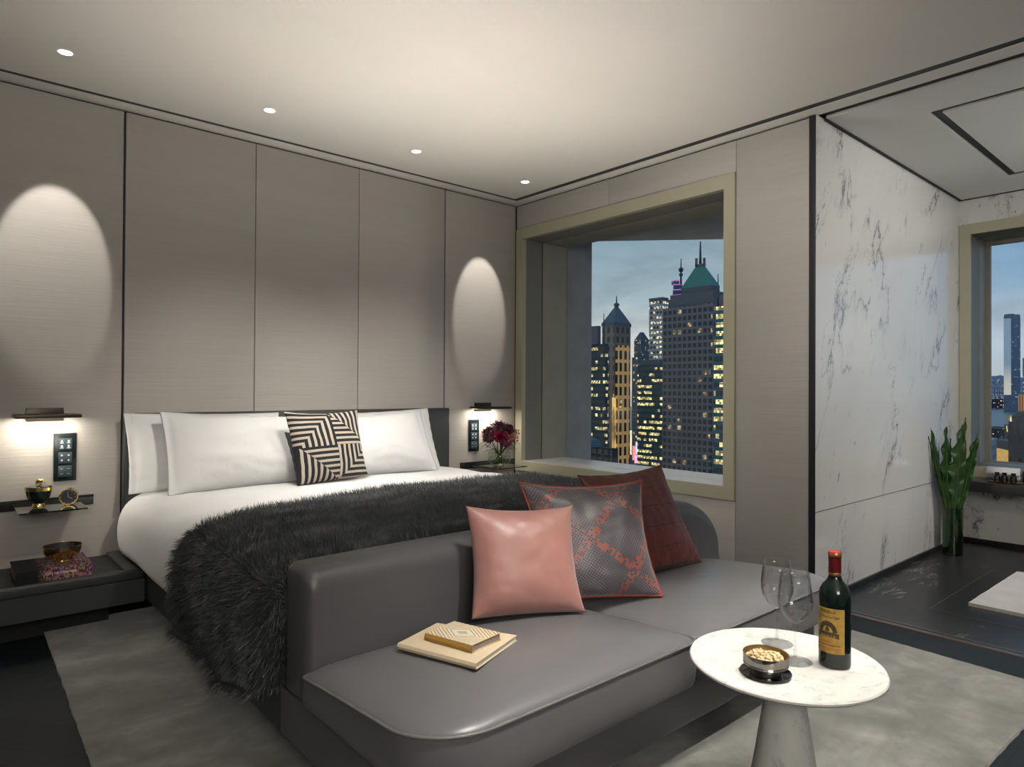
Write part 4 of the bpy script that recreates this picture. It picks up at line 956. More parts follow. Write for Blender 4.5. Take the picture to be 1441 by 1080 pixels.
rr = random.Random(4); first = True
for layer, cnt, rad, zz in ((0, 30, .045, .031), (1, 26, .042, .038), (2, 14, .028, .043)):
    for k in range(cnt):
        o = nut0 if first else nut0.copy()
        if not first: COL.objects.link(o)
        first = False
        a = 2.399*k+layer; r = rad*math.sqrt((k+.5)/cnt)
        o.location = (NX+r*math.cos(a), NY_+r*math.sin(a), TZ+.0046+zz+rr.uniform(-.001, .002)); o.rotation_euler = (rr.uniform(-.9, .9), rr.uniform(-.7, .7), rr.uniform(0, 6.28)); s = rr.uniform(1.1, 1.35); o.scale = (s, s, s)

# ================================================================== BATHROOM THINGS
PX, PY = 1.885, -2.535
pv = thing('tall_vase', 'tall green tinted glass cylinder on the bathroom floor', 'vase', (PX, PY, .0005))
bm = bmesh.new(); lathe(bm, [(.062, .0), (.064, .33), (.060, .33), (.058, .012), (0, .012)], 48); fix(bm); link('glass_wall', bm, M['greenglass'], pv, True, auto=40)
bm = bmesh.new(); lathe(bm, [(0, 0), (.062, 0), (.060, .012), (0, .0121)], 48); fix(bm); link('base', bm, M['greenglass'], pv, True, auto=40)
bm = bmesh.new(); lathe(bm, [(0, .013), (.0575, .013), (.0585, .25), (0, .25)], 48); fix(bm); link('water', bm, M['greenglass'], pv, True, auto=40)
R3 = rt.copy(); R3.z = 0; R3.normalize(); FWH = Vector((fw.x, fw.y, 0)).normalized()
def fern(dx, dd, zt, w, bend, seed, label, ruff=.012):
    t = thing('fern_leaf', label, 'leaf', (PX, PY, .0135), 0, 'fern leaves in the tall vase'); rr = random.Random(seed)
    bm = bmesh.new(); n = 56; rows = []
    tip = R3*dx+FWH*dd
    for k in range(n+1):
        f = k/n; c = tip*(f**1.35)*1.0-R3*dx*.12*(1-f)+Vector((0, 0, zt*f))+R3*bend*math.sin(f*PI)
        ww = w*.86*(.22+.78*min(1, f/.6)**1.5) if f < .6 else w*.86*max(.02, (1-((f-.6)/.4)**2.6))
        s = R3*.92+FWH*.38*math.sin(seed); s.normalize()
        lw = ww*(1+  .13*math.sin(f*44+seed)*min(1, f*2)); rw = ww*(1+.13*math.sin(f*44+seed+2))
        z1 = FWH*(ruff*math.sin(f*44+seed)*min(1, f*1.6)); z2 = FWH*(ruff*math.sin(f*44+seed+2.2)*min(1, f*1.6))
        rows.append([bm.verts.new(q) for q in (c-s*lw+z1, c-s*lw*.5+FWH*.004, c-FWH*.004, c+s*rw*.5+FWH*.004, c+s*rw+z2)])
    for A, B in zip(rows, rows[1:]):
        for j in range(4): bm.faces.new((A[j], A[j+1], B[j+1], B[j]))
    link('blade', bm, M['fern'], t, True)
    bm = bmesh.new(); tube(bm, [(A[2].co if False else p) for p in [tip*((k/20)**1.35)-R3*dx*.12*(1-k/20)+Vector((0, 0, zt*k/20))+R3*bend*math.sin(k/20*PI)-FWH*.006 for k in range(20)]], .0035, 6, r1=.001); link('midrib', bm, M['stem'], t, True)
fern(-.150, .03, .925, .036, -.02, 1, 'wavy fern leaf with the tip nearest the marble wall')
fern(-.185, -.02, .82, .016, -.02, 2.2, 'narrow curled fern leaf lowest against the marble wall', .006)
fern(-.035, .02, .885, .044, -.02, 3.1, 'wavy fern leaf just off centre with a ragged tip')
fern(.045, -.03, .90, .056, .0, 4.4, 'broad fern leaf in the centre of the tall vase')
fern(.110, .03, .95, .030, .005, 5.2, 'tallest fern leaf with a thin curled tip')
fern(.165, -.02, .845, .052, .012, 6.5, 'rounded fern leaf leaning toward the bathroom window')
fern(.02, .05, .80, .05, -.03, 7.7, 'shorter fern leaf hidden among the others')
MATP = [(.637, -2.955), (.637, -3.75), (1.60, -3.75), (1.60, -2.965)]
o = slab_poly('bath_mat', sum((edge_pts(MATP[k], MATP[(k+1) % 4], 40, .003) for k in range(4)), []), .0014, .020, M['mat']); tag(o, 'white tufted bath mat on the black bathroom floor', 'bath mat')
LZ = .5005
# rolled towel, its axis along y
bm = bmesh.new(); sp = []
for k in range(70): a = k/69*2*PI*2.6; r = .014+.034*k/69; sp.append((r*math.cos(a-.6), r*math.sin(a-.6)))
A = [bm.verts.new((x, .10, z+.048)) for x, z in sp]; B = [bm.verts.new((x, -.10, z+.048)) for x, z in sp]
for k in range(69): bm.faces.new((A[k], A[k+1], B[k+1], B[k]))
o = link('rolled_towel', bm, M['towel'], None, True, (2.335, -2.735, LZ)); md = o.modifiers.new('thick', 'SOLIDIFY'); md.thickness = .011; md.offset = 0
tag(o, 'rolled white hand towel on the black stone ledge', 'towel')
bm = bmesh.new(); prof_ = [(0, 0), (.8, 0), (.95, .004), (1, .008), (.94, .0055), (0, .003)]; lathe(bm, prof_, 56); bmesh.ops.transform(bm, matrix=Matrix.Diagonal((.055, .118, 1, 1)), verts=bm.verts); fix(bm)
o = link('tray', bm, M['tray'], None, True, (2.205, -2.775, LZ), auto=40); tag(o, 'shallow gilt oval tray on the black stone ledge', 'tray')
def amenity(x, y, label, s=1.0, z=LZ+.0042, name='amenity_bottle', grp='black bottles on the gilt tray'):
    t = thing(name, label, 'bottle', (x, y, z), -.2, grp)
    bm = bmesh.new(); lathe(bm, [(0, 0), (.0185*s, 0), (.0195*s, .003*s), (.0195*s, .042*s), (.017*s, .048*s), (.0095*s, .052*s), (.0095*s, .056*s), (0, .056*s)], 32); fix(bm); link('body', bm, M['amberbottle'], t, True, auto=40)
    bm = bmesh.new(); lathe(bm, [(0, .055*s), (.0145*s, .055*s), (.0145*s, .070*s), (0, .071*s)], 32); fix(bm); link('cap', bm, M['amberbottle'], t, True, auto=40)
    bm = bmesh.new(); d = Vector((CAM.x-x, CAM.y-y, 0)); a0 = math.atan2(d.y, d.x)+.2
    for zz, hw in ((.030, .010), (.026, .007), (.012, .004)):
        vs_ = [bm.verts.new((math.cos(a0+q)*.0199*s, math.sin(a0+q)*.0199*s, (zz+e)*s)) for q, e in ((-hw*40, 0), (hw*40, 0), (hw*40, .0012), (-hw*40, .0012))]; bm.faces.new(vs_)
    link('print', bm, M['whitepaint'], t); return t
amenity(2.19, -2.725, 'small black bottle on the gilt tray, nearest the fern vase'); amenity(2.19, -2.768, 'small black bottle in the middle of the gilt tray'); amenity(2.19, -2.820, 'small black bottle on the gilt tray, farthest from the fern vase')
amenity(2.315, -2.880, 'larger black bottle at the picture edge on the stone ledge', 1.75, LZ, 'lotion_bottle', None)

# ------------------------------------------------------------------ downlights, lamps and added fills
DL = [(-3.129, -.522, 'recessed ceiling spotlight nearest the jar shelf'), (-2.213, -.514, 'recessed ceiling spotlight second from the jar shelf'), (-1.289, -.514, 'recessed ceiling spotlight third from the jar shelf'), (-.371, -.512, 'recessed ceiling spotlight in the corner by the window')]
for x, y, lab_ in DL:
    t = thing('downlight', lab_, 'light', (x, y, ZC), 0, 'recessed ceiling spotlights')
    bm = bmesh.new(); lathe(bm, [(.034, -.0005), (.034, -.003), (.028, -.003), (.027, .0)], 40); fix(bm); link('trim_ring', bm, M['ceiling'], t, True)
    bm = bmesh.new(); lathe(bm, [(0, -.0016), (.0275, -.0016), (.0275, -.0004), (0, -.0004)], 40); fix(bm); link('lens', bm, M['lamp'], t)
def light(name, typ, loc, energy, color=(1, .86, .70), target=None, **k):
    d = bpy.data.lights.new(name, typ); d.energy = energy; d.color = color
    for a, v in k.items(): setattr(d, a, v)
    o = bpy.data.objects.new(name, d); COL.objects.link(o); o.location = loc
    if target is not None: o.rotation_euler = (Vector(target)-Vector(loc)).to_track_quat('-Z', 'Y').to_euler()
    return o
WARM = (1, .945, .865)
ZL = ZC-.02
for x in (-3.105, -.371): light('wall_spot', 'SPOT', (x, -.512, ZL), 42, WARM, (x, 0, 1.845), spot_size=math.radians(31), spot_blend=.28, shadow_soft_size=.012)
light('bed_spot', 'SPOT', (-2.213, -.514, ZL), 80, WARM, (-2.0, -.85, .6), spot_size=math.radians(50), spot_blend=.9, shadow_soft_size=.06)
light('bed_spot', 'SPOT', (-1.289, -.514, ZL), 80, WARM, (-1.45, -.85, .6), spot_size=math.radians(54), spot_blend=.9, shadow_soft_size=.06)
light('pillow_fill', 'SPOT', (-2.3, -2.9, ZL), 260, WARM, (-2.2, -.25, .82), spot_size=math.radians(42), spot_blend=1, shadow_soft_size=.10)  # unseen spot added as frontal fill for bed and pillows
light('pillow_fill', 'SPOT', (-1.3, -2.9, ZL), 260, WARM, (-1.3, -.25, .82), spot_size=math.radians(42), spot_blend=1, shadow_soft_size=.10)  # second added pillow fill
for px in (-3.136, -.345): light('reading_glow', 'AREA', (px, -.10, .993), 2.8, (1, .92, .78), (px, -.06, 0), shape='RECTANGLE', size=.24, size_y=.12)
light('table_spot', 'SPOT', (-1.62, -3.62, ZL), 130, WARM, (-1.92, -3.15, .45), spot_size=math.radians(40), spot_blend=.5, shadow_soft_size=.022)
light('bench_spot', 'SPOT', (-2.45, -3.5, ZL), 190, WARM, (-2.3, -2.85, .45), spot_size=math.radians(42), spot_blend=.8, shadow_soft_size=.03)
light('rug_fill', 'SPOT', (-.75, -3.85, ZL), 330, WARM, (-.85, -3.4, 0), spot_size=math.radians(58), spot_blend=.7, shadow_soft_size=.03)  # unseen spot added to brighten the rug near the window side
light('aisle_fill', 'SPOT', (-3.55, -1.7, ZL), 9, WARM, (-3.05, -1.5, 0), spot_size=math.radians(60), spot_blend=.9, shadow_soft_size=.05)  # unseen spot added to lift the rug beside the bed
light('window_spot', 'SPOT', (-.45, -1.35, ZL), 55, WARM, (.15, -1.35, .58), spot_size=math.radians(50), spot_blend=.8, shadow_soft_size=.03)
for x in (-2.25, -1.25): light('ceiling_fill', 'SPOT', (x, -1.55, .95), 62, (1, .94, .85), (x, -1.551, 3), spot_size=math.radians(122), spot_blend=1, shadow_soft_size=.02)  # no such fittings: added above the bed to brighten the ceiling
ar = light('room_fill', 'AREA', (-4.3, -6.2, 2.1), 58, (1, .955, .885), (-1.6, -.6, 2.7), shape='RECTANGLE', size=1.4, size_y=1.0)
light('ceiling_fill', 'SPOT', (-3.2, -4.9, 1.6), 55, (1, .945, .86), (-3.2, -4.901, 3), spot_size=math.radians(150), spot_blend=1, shadow_soft_size=.02)  # unseen uplight added behind the camera for soft ceiling bounce
light('bath_ceiling_fill', 'SPOT', (1.3, -4.4, 1.2), 32, (1, .97, .92), (1.3, -4.401, 3), spot_size=math.radians(150), spot_blend=1, shadow_soft_size=.02)  # added out of view to lift the bathroom ceiling
light('window_wall_fill', 'SPOT', (-2.0, -2.9, ZL), 120, WARM, (0, -1.9, 1.75), spot_size=math.radians(64), spot_blend=1, shadow_soft_size=.12)  # added light without a fitting, brightens the window wall
light('bath_fill', 'SPOT', (.9, -4.9, 2.55), 120, (1, .96, .90), (1.1, -2.4, 1.4), spot_size=math.radians(90), spot_blend=1, shadow_soft_size=.08)  # unseen spot added to brighten the marble wall
light('bath_fill', 'SPOT', (1.3, -3.9, 2.55), 50, (1, .95, .88), (1.2, -3.3, 0), spot_size=math.radians(80), spot_blend=.9, shadow_soft_size=.05)  # second added spot, aimed at the bathroom floor

# ================================================================== OUTSIDE: dusk sky, harbour, towers
w = bpy.data.worlds.new('dusk'); SC.world = w; w.use_nodes = True; nt = w.node_tree; nt.nodes.clear()
S = NT.__new__(NT); S.t = nt; S.out = nt.nodes.new('ShaderNodeOutputWorld')
gv = S.n('TexCoord').outputs['Generated']; sx = S.n('SeparateXYZ', {0: gv}); elev = sx.outputs[2]
nz = S.noise(S.n('Mapping', {'Vector': gv, 'Scale': (3, 3, 10)}).outputs[0], 1.6, 6, .58, .4)
nz2 = S.noise(S.n('Mapping', {'Vector': gv, 'Scale': (2, 2, 7), 'Location': (3, 1, 0)}).outputs[0], 1.3, 4, .5)
east = S.ramp(S.math('ADD', S.math('MULTIPLY', sx.outputs[1], .5), .5), [(.55, (0, 0, 0)), (.72, (1, 1, 1))])
skyA = S.ramp(elev, [(0, (.62, .55, .42)), (.055, (.58, .57, .52)), (.13, (.30, .38, .42)), (.24, (.16, .245, .31))])
skyB = S.ramp(elev, [(0, (.17, .26, .36)), (.06, (.21, .32, .45)), (.16, (.13, .26, .42)), (.30, (.09, .19, .34))])
sky = S.mix(east, skyB, skyA)
sky = S.mix(S.math('MULTIPLY', S.ramp(nz, [(.42, (0, 0, 0)), (.70, (1, 1, 1))]), .45), sky, (.085, .13, .165))
sky = S.mix(S.math('MULTIPLY', S.ramp(nz2, [(.50, (0, 0, 0)), (.72, (1, 1, 1))]), .35), sky, (.42, .46, .48))
bg = S.n('Background', {'Color': sky, 'Strength': 1.45}); nt.links.new(bg.outputs[0], S.out.inputs[0])

def facade(name, wall, glass, cw, ch, fx, fy, lit, litcol, strength, cluster=4, rowbias=.5, rough=.35, we=0):
    t, uv, x, y = uvmat(name)
    cx_ = t.math('DIVIDE', x, cw); cy_ = t.math('DIVIDE', y, ch)
    u = t.math('FRACT', cx_); v = t.math('FRACT', cy_); iu = t.math('FLOOR', cx_); iv = t.math('FLOOR', cy_)
    win = t.math('MULTIPLY', t.math('LESS_THAN', t.math('ABSOLUTE', t.math('SUBTRACT', u, .5)), fx/2), t.math('LESS_THAN', t.math('ABSOLUTE', t.math('SUBTRACT', v, .5)), fy/2))
    win = t.math('MULTIPLY', win, t.math('GREATER_THAN', x, 0))
    r1 = t.n('TexWhiteNoise', {0: t.n('CombineXYZ', {0: iu, 1: iv, 2: 3.0}).outputs[0]}, noise_dimensions='3D')
    r2 = t.n('TexWhiteNoise', {0: t.n('CombineXYZ', {0: t.math('FLOOR', t.math('DIVIDE', cx_, cluster)), 1: iv, 2: 9.0}).outputs[0]}, noise_dimensions='3D')
    k = t.math('ADD', t.math('MULTIPLY', r1.outputs[0], 1-rowbias), t.math('MULTIPLY', r2.outputs[0], rowbias))
    on = t.math('MULTIPLY', t.math('GREATER_THAN', k, 1-lit), win)
    fl = t.n('TexWhiteNoise', {0: t.n('CombineXYZ', {0: t.math('FLOOR', t.math('MULTIPLY', cx_, 2.0)), 1: t.math('FLOOR', t.math('MULTIPLY', cy_, 4.0)), 2: 5.0}).outputs[0]}, noise_dimensions='3D').outputs[0]
    lc = t.mix(r1.outputs[0], tuple(c*.75 for c in litcol), (min(1, litcol[0]*1.1), min(1, litcol[1]*1.15), min(1, litcol[2]*1.6)))
    st = t.math('MULTIPLY', on, t.math('MULTIPLY', t.math('ADD', .12, t.math('MULTIPLY', t.math('POWER', fl, 2.0), 1.6)), strength))
    t.bsdf(color=t.mix(win, wall, glass), rough=t.mix(win, .7, rough, 'FLOAT'), emit=t.mix(win, wall, lc), emits=t.math('ADD', st, t.math('MULTIPLY', t.math('SUBTRACT', 1, win), we))); return t.m
YEL = (1.0, .72, .22)
def prism(bm, P, z0, z1, Q=None, uvo=0.0):
    """vertical-sided block on plan polygon P (Q on top if given); UVs in metres: u round the walls, v up; roof gets u=-1"""
    uvl = bm.loops.layers.uv.verify(); Q = Q or P; n = len(P)
    lo = [bm.verts.new((p[0], p[1], z0)) for p in P]; hi = [bm.verts.new((q[0], q[1], z1)) for q in Q]; u = uvo
    for k in range(n):
        a, b = P[k], P[(k+1) % n]; L = math.hypot(a[0]-b[0], a[1]-b[1]); f = bm.faces.new((lo[k], lo[(k+1) % n], hi[(k+1) % n], hi[k]))
        for lp, q in zip(f.loops, ((u, z0), (u+L, z0), (u+L, z1), (u, z1))): lp[uvl].uv = (q[0]+100, q[1]+400)
        u += L
    f = bm.faces.new(hi)
    for lp in f.loops: lp[uvl].uv = (-1, 0)
def plan(a, b, c, D, axis=True, spread=.0):
    """plan of a block whose left face runs from bearing a to b and right face from b to c, the corner at depth D"""
    Pb = at(b, 556, D)
    if axis:
        d = ray(a, 556); k = (Pb.x-CAM.x)/d.x; Pa = CAM+d*k; d = ray(c, 556); k = (Pb.y-CAM.y)/d.y; Pc = CAM+d*k
    else: Pa = at(a, 556, D+spread); Pc = at(c, 556, D+spread)
    Pd = Pa+Pc-Pb
    return [(p.x, p.y) for p in (Pb, Pc, Pd, Pa)]
def zat(px, py, D): return at(px, py, D).z
def scl(P, s, o=(0, 0)):
    cx_ = sum(p[0] for p in P)/len(P); cy_ = sum(p[1] for p in P)/len(P); return [(cx_+(p[0]-cx_)*s+o[0], cy_+(p[1]-cy_)*s+o[1]) for p in P]
def tower(name, label, a, b, c, ytop, D, mat, zb=-110, axis=True, spread=0):
    P = plan(a, b, c, D, axis, spread); cx_ = sum(p[0] for p in P)/4; cy_ = sum(p[1] for p in P)/4
    o = thing(name, label, 'building', (cx_, cy_, zb)); z1 = zat(b, ytop, D)
    L = [(p[0]-cx_, p[1]-cy_) for p in P]
    bm = bmesh.new(); prism(bm, L, 0, z1-zb); fix(bm); link('facade', bm, mat, o)
    return o, L, z1-zb
def block(o, name, P, z0, z1, mat, Q=None):
    bm = bmesh.new(); prism(bm, P, z0, z1, Q); fix(bm); return link(name, bm, mat, o)
mg = facade('grey_granite_grid', (.19, .195, .21), (.008, .014, .018), 3.0, 3.5, .66, .60, .19, (1, .62, .20), .50, 2, .3)
mteal = facade('teal_curtain_wall', (.02, .085, .10), (.010, .045, .056), 2.0, 3.6, .94, .46, .54, YEL, 1.2, 5, .62)
mteal2 = facade('teal_banded_glass', (.03, .15, .18), (.006, .028, .036), 1.5, 3.1, .92, .56, .54, YEL, 1.25, 4, .60)
mdark = facade('dark_office_bands', (.03, .06, .075), (.010, .024, .034), 1.5, 3.0, .88, .46, .46, (1, .78, .28), .9, 4, .6)
mwhite = facade('pale_office_grid', (.42, .42, .42), (.02, .025, .03), 2.7, 3.6, .68, .50, .55, (1, .82, .42), 1.0, 3, .35)
mbrown = facade('brown_stone_tower', (.26, .20, .155), (.015, .018, .02), 4.2, 5.2, .42, .60, .10, YEL, .6, 2, .3)
mdist = facade('distant_pale_tower', (.16, .17, .18), (.07, .08, .09), 3.0, 3.2, .6, .5, .35, (1, .72, .30), .6, 3, .4)
mpodium = facade('dark_roof_plant', (.012, .020, .026), (.03, .04, .045), 2.5, 2.5, .7, .6, .05, YEL, .3)
mplain = plain('dark_tower_stone', (.13, .135, .15), .7); mgreen = plain('copper_green_roof', (.05, .25, .20), .5); mblue = plain('slate_blue_roof', (.085, .13, .17), .4); mmast = plain('steel_mast', (.05, .06, .07), .5)
def mast(o, name, x, y, z0, z1, r): bm = bmesh.new(); tube(bm, [(x, y, z0), (x, y, z1)], r, 8, r1=r*.4); return link(name, bm, mmast, o, True)
# G: grey tower with green pyramid
o, P, h = tower('skyscraper', 'tall grey granite tower with a green pyramid roof', 932, 1000, 1021, 427, 330, mg)
D = 345; zz = lambda py: zat(990, py, D)+110
SH = (9, 2)
block(o, 'upper_tier', scl(P, .90, (4, 0)), h, zz(413), mplain); block(o, 'crown_tier', scl(P, .62, SH), zz(413), zz(402), mplain)
block(o, 'roof', scl(P, .64, SH), zz(402), zz(372), mgreen, scl(P, .17, SH))['label'] = 'green copper pyramid roof'
bm = bmesh.new(); q = scl(P, .17, SH); prism(bm, q, zz(371.5), zz(368)); prism(bm, scl([q[0]]*1+[q[0]], 1) if False else [(p[0]*.25+q[3][0]*.75, p[1]*.25+q[3][1]*.75) for p in q], zz(371), zz(359)); prism(bm, [(p[0]*.25+q[1][0]*.75, p[1]*.25+q[1][1]*.75) for p in q], zz(371), zz(359)); fix(bm); link('lantern', bm, mplain, o)
mast(o, 'spire', 9, 2, zz(370), zz(335), .8)
# H
o, P, h = tower('office_tower', 'teal glass office tower with lit floors at the window edge', 1004.5, 1046, 1060, 428, 235, mteal2)
block(o, 'roof_plant', scl(P, .8), h, h+4, mplain); mast(o, 'mast', P[3][0]*.8, P[3][1]*.8, h, zat(1018, 380, 235)+110, .35)
# E, D
o, P, h = tower('office_tower', 'dark teal glass tower with bright yellow floors, beside the grey tower', 897, 933, 940, 513, 400, mteal)
block(o, 'roof_plant', scl(P, .7), h, h+3, mplain)
o, P, h = tower('office_tower', 'pale office block with a grid of lit windows behind the teal tower', 913, 931.5, 940, 423, 480, mwhite)
block(o, 'roof_edge', scl(P, 1.02), h, h+2.5, mplain)
# F: stepped tower with violet lights
t = NT('violet_lit_glass'); t.bsdf(color=(.05, .10, .12), emit=(.75, .15, .8), emits=.0, rough=.3); M['vio'] = t.m
t = NT('violet_neon'); t.bsdf(color=(.3, .05, .3), emit=(.85, .25, .95), emits=.55); M['violine'] = t.m
o, P, h = tower('skyscraper', 'distant stepped tower with violet lights and an antenna', 934, 950, 962, 421, 800, M['vio'])
zz = lambda py: zat(955, py, 800)+110
for k, (s, y0, y1) in enumerate(((.95, 421, 413), (.80, 413, 405), (.62, 405, 397), (.42, 397, 391))):
    ang = .35*k; Q = [(x*math.cos(ang)-y*math.sin(ang), x*math.sin(ang)+y*math.cos(ang)) for x, y in scl(P, s, (7, -5))]; tr = block(o, 'crown_tier', Q, zz(y0), zz(y1), M['vio'])
    block(tr, 'neon_band', scl(Q, 1.02), zz(y1)-1.4, zz(y1)-.2, M['violine'])
mast(o, 'antenna', 7, -5, zz(398), zz(361), 1.3)
bm = bmesh.new(); ell(bm, (7, -5, zz(377)), (3, 3, 3)); ell(bm, (7, -5, zz(384)), (2.4, 2.4, 2.4)); link('antenna_ball', bm, mmast, o, True)
# C
o, P, h = tower('apartment_tower', 'far pale tower with a dark gabled top between the skyscrapers', 892, 902, 913.5, 478, 900, mdist)
block(o, 'roof', scl(P, .95), h, zat(905, 467, 900)+110, mplain, scl(P, .25))
o, P, h = tower('apartment_tower', 'slim grey tower rising above the bright street', 889, 897.5, 905, 503, 600, mdist)
block(o, 'roof_plant', scl(P, .6), h, h+4, mplain)
# B
o, P, h = tower('skyscraper', 'brown stone tower with a blue pyramid roof and lit gold facade', 847, 864, 887, 455, 360, mbrown)
zz = lambda py: zat(865, py, 370)+110
block(o, 'cornice', scl(P, 1.05), h-1.2, h+.6, mplain); block(o, 'roof', scl(P, 1.02), h+.6, zz(432), mblue, scl(P, .10))['label'] = 'blue pyramid roof'
bm = bmesh.new(); ell(bm, (0, 0, zz(430)), (1.6, 1.6, 1.2)); link('finial', bm, mplain, o, True); mast(o, 'spire', 0, 0, zz(431), zz(417), .5)
mgold = facade('gold_lit_frame', (.50, .30, .11), (.015, .016, .018), 4.0, 6.5, .50, .72, .10, YEL, .5, 2, .3, we=.42)
nodes = mgold.node_tree.nodes; bs = [n_ for n_ in nodes if n_.type == 'BSDF_PRINCIPLED'][0]
def at_face(P, f0, f1, out): a = Vector(P[0]); b = Vector(P[1]); d = (b-a); n_ = Vector((d.y, -d.x)).normalized(); n_ = n_ if n_.dot(Vector((CAM.x, CAM.y))-Vector((o.location.x, o.location.y))) > 0 else -n_; p, q = a+d*f0, a+d*f1; return [tuple(p+n_*out), tuple(q+n_*out), tuple(q), tuple(p)]
gf = block(o, 'lit_bay', at_face(P, .08, .78, 2.0), 0, zat(873, 486, 360)+110, mgold)
t = NT('amber_glow'); sp_ = t.n('SeparateXYZ', {0: t.n('UVMap').outputs[0]}); nzz = t.noise(t.coord('Object', (.3, .3, .12)), 1, 3); t.bsdf(color=(.4, .24, .08), emit=(1, .62, .2), emits=t.math('MULTIPLY', t.ramp(nzz, [(.35, (.1, .1, .1)), (.65, (1, 1, 1))]), 1.1)); M['amber'] = t.m
block(o, 'balcony_wing', at_face(P, -.12, .05, 1.0), 0, zat(868, 560, 360)+110, M['amber'])
# A
o, P, h = tower('office_tower', 'dark office block with rows of lit windows at the window jamb', 815, 851, 856, 484, 300, mdark)
block(o, 'upper_block', scl(P, .8, (-1, 2)), h, zat(845, 458, 300)+110, mplain); mast(o, 'mast', P[0][0]*.9, P[0][1]*.9, h, zat(851, 441, 300)+110, .4)
# low roofs
o, P, h = tower('podium_building', 'low dark rooftop with plant and a blue canopy below the towers', 800, 862, 870, 632, 210, mpodium)
bm = bmesh.new()
for k in range(13):
    a = k/12*PI; 
V1 = [(math.cos(k/12*PI)*7, math.sin(k/12*PI)*3.2) for k in range(13)]
c0 = Vector((P[0][0]*.1+P[3][0]*.6, P[0][1]*.1+P[3][1]*.6, h)); A = [bm.verts.new(c0+Vector((3, y, z))) for y, z in V1]; B = [bm.verts.new(c0+Vector((-9, y, z))) for y, z in V1]
for k in range(12): bm.faces.new((A[k], A[k+1], B[k+1], B[k]))
bm.faces.new(A); bm.faces.new(B[::-1]); fix(bm); link('canopy', bm, plain('blue_canopy', (.02, .10, .14), .3), o, True)
# glow blocks standing in for street glow
SG = [((1, .85, .5), 'cream', 886, 606, 640, 889, 470), ((1, .25, .25), 'red', 890, 628, 648, 894, 455), ((.6, .7, 1), 'pale blue', 894.5, 622, 640, 898, 465), ((1, .9, .9), 'white', 898.5, 606, 646, 901.5, 480), ((1, .45, .75), 'pink', 893, 641, 652, 900, 445)]
for c_, nm, a, y0, y1, b, D in SG:
    t = NT('neon_'+nm.replace(' ', '_')); nq = t.noise(t.coord('Object', (.5, .5, .5)), 1, 3); t.bsdf(color=c_, emit=c_, emits=t.math('MULTIPLY', nq, 2.2)); p0 = at(a, y1, D); p1 = at(b, y0, D); 
    bm = bmesh.new(); cx_, cy_ = (p0.x+p1.x)/2, (p0.y+p1.y)/2; d = (Vector((p1.x, p1.y))-Vector((p0.x, p0.y)))/2; n_ = Vector((-d.y, d.x)).normalized()*.4
    prism(bm, [tuple(-d-n_), tuple(d-n_), tuple(d+n_), tuple(-d+n_)], 0, p1.z-p0.z); fix(bm); ob = link('street_glow_block', bm, t.m, None, False, (cx_, cy_, p0.z)); tag(ob, 'glowing %s block standing in for street glow between the towers' % nm, 'sign')  # emissive blocks added to draw the street glow
# land under the towers, harbour, hills
mland = plain('city_ground', (.012, .016, .020), .9)
o = mkbox('street_ground', (30, 1500, -250, 9000, -125, -110), mland); struct(o, 'dark city ground far below', 'ground')
t = NT('harbour_water'); nzz = t.noise(t.coord('Object', (.02, .004, 1)), 1, 4); t.bsdf(color=(.05, .12, .16), rough=.3, normal=t.bump(nzz, .15, 5)); M['sea'] = t.m
o = mkbox('sea', (1500, 9000, -6000, 3000, -125, -118), M['sea']); struct(o, 'blue harbour water', 'sea')
mhill = plain('hazed_hill', (.20, .28, .38), .9)  # pale blue carries the distance haze in the colour
bm = bmesh.new(); P0 = []
for k in range(41):
    px = 1300+k*6; y = 530+7*noise.noise((k*.25, 1, 0))+3*noise.noise((k*.8, 5, 0)); P0.append((at(px, y, 8500), at(px, 575, 8500)))
vs_ = [(bm.verts.new(a), bm.verts.new((b.x, b.y, -120)), bm.verts.new((a.x+1500, a.y, -120))) for a, b in P0]
for A, B in zip(vs_, vs_[1:]): bm.faces.new((A[0], B[0], B[1], A[1])); bm.faces.new((A[0], A[2], B[2], B[0]))
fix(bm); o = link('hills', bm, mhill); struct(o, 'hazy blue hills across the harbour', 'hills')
mfar = facade('hazed_shore_tower', (.22, .30, .40), (.26, .33, .42), 16, 14, .6, .5, .38, (1, .66, .32), .75, 2, .3)  # haze lightened into the wall and glass colours
FS = [(1389, 1396, 541, 5600), (1395, 1400, 536, 6200), (1399, 1405, 546, 5400), (1403, 1407, 533, 6400), (1406, 1411, 543, 5600), (1409, 1413, 538, 6000), (1434, 1440, 548, 5400), (1380, 1388, 545, 5600), (1439, 1447, 504, 4600), (1424, 1433, 551, 5000)]
FN = ['beside the window sash', 'thin, just inside the window sash', 'low and broad, short of the tall glass tower', 'tallest in the hazy cluster', 'squat, close to the tall glass tower', 'narrow, touching the tall glass tower', 'low, just past the tall glass tower', 'behind the window sash', 'dark and tall at the picture edge', 'at the foot of the tall glass tower']
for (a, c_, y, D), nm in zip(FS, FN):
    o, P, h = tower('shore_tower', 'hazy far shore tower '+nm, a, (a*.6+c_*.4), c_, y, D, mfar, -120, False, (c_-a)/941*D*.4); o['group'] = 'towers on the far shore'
micc = facade('blue_glass_supertower', (.09, .17, .25), (.12, .22, .32), 14, 11, .8, .55, .20, (.95, .9, .7), .4, 3, .6)
o, P, h = tower('skyscraper', 'very tall blue glass tower across the harbour', 1412.5, 1423.5, 1436, 446, 4000, micc, -120, False, 45)
block(o, 'crown', P, h, zat(1424, 441.5, 4000)+120, micc, scl(P, .93))
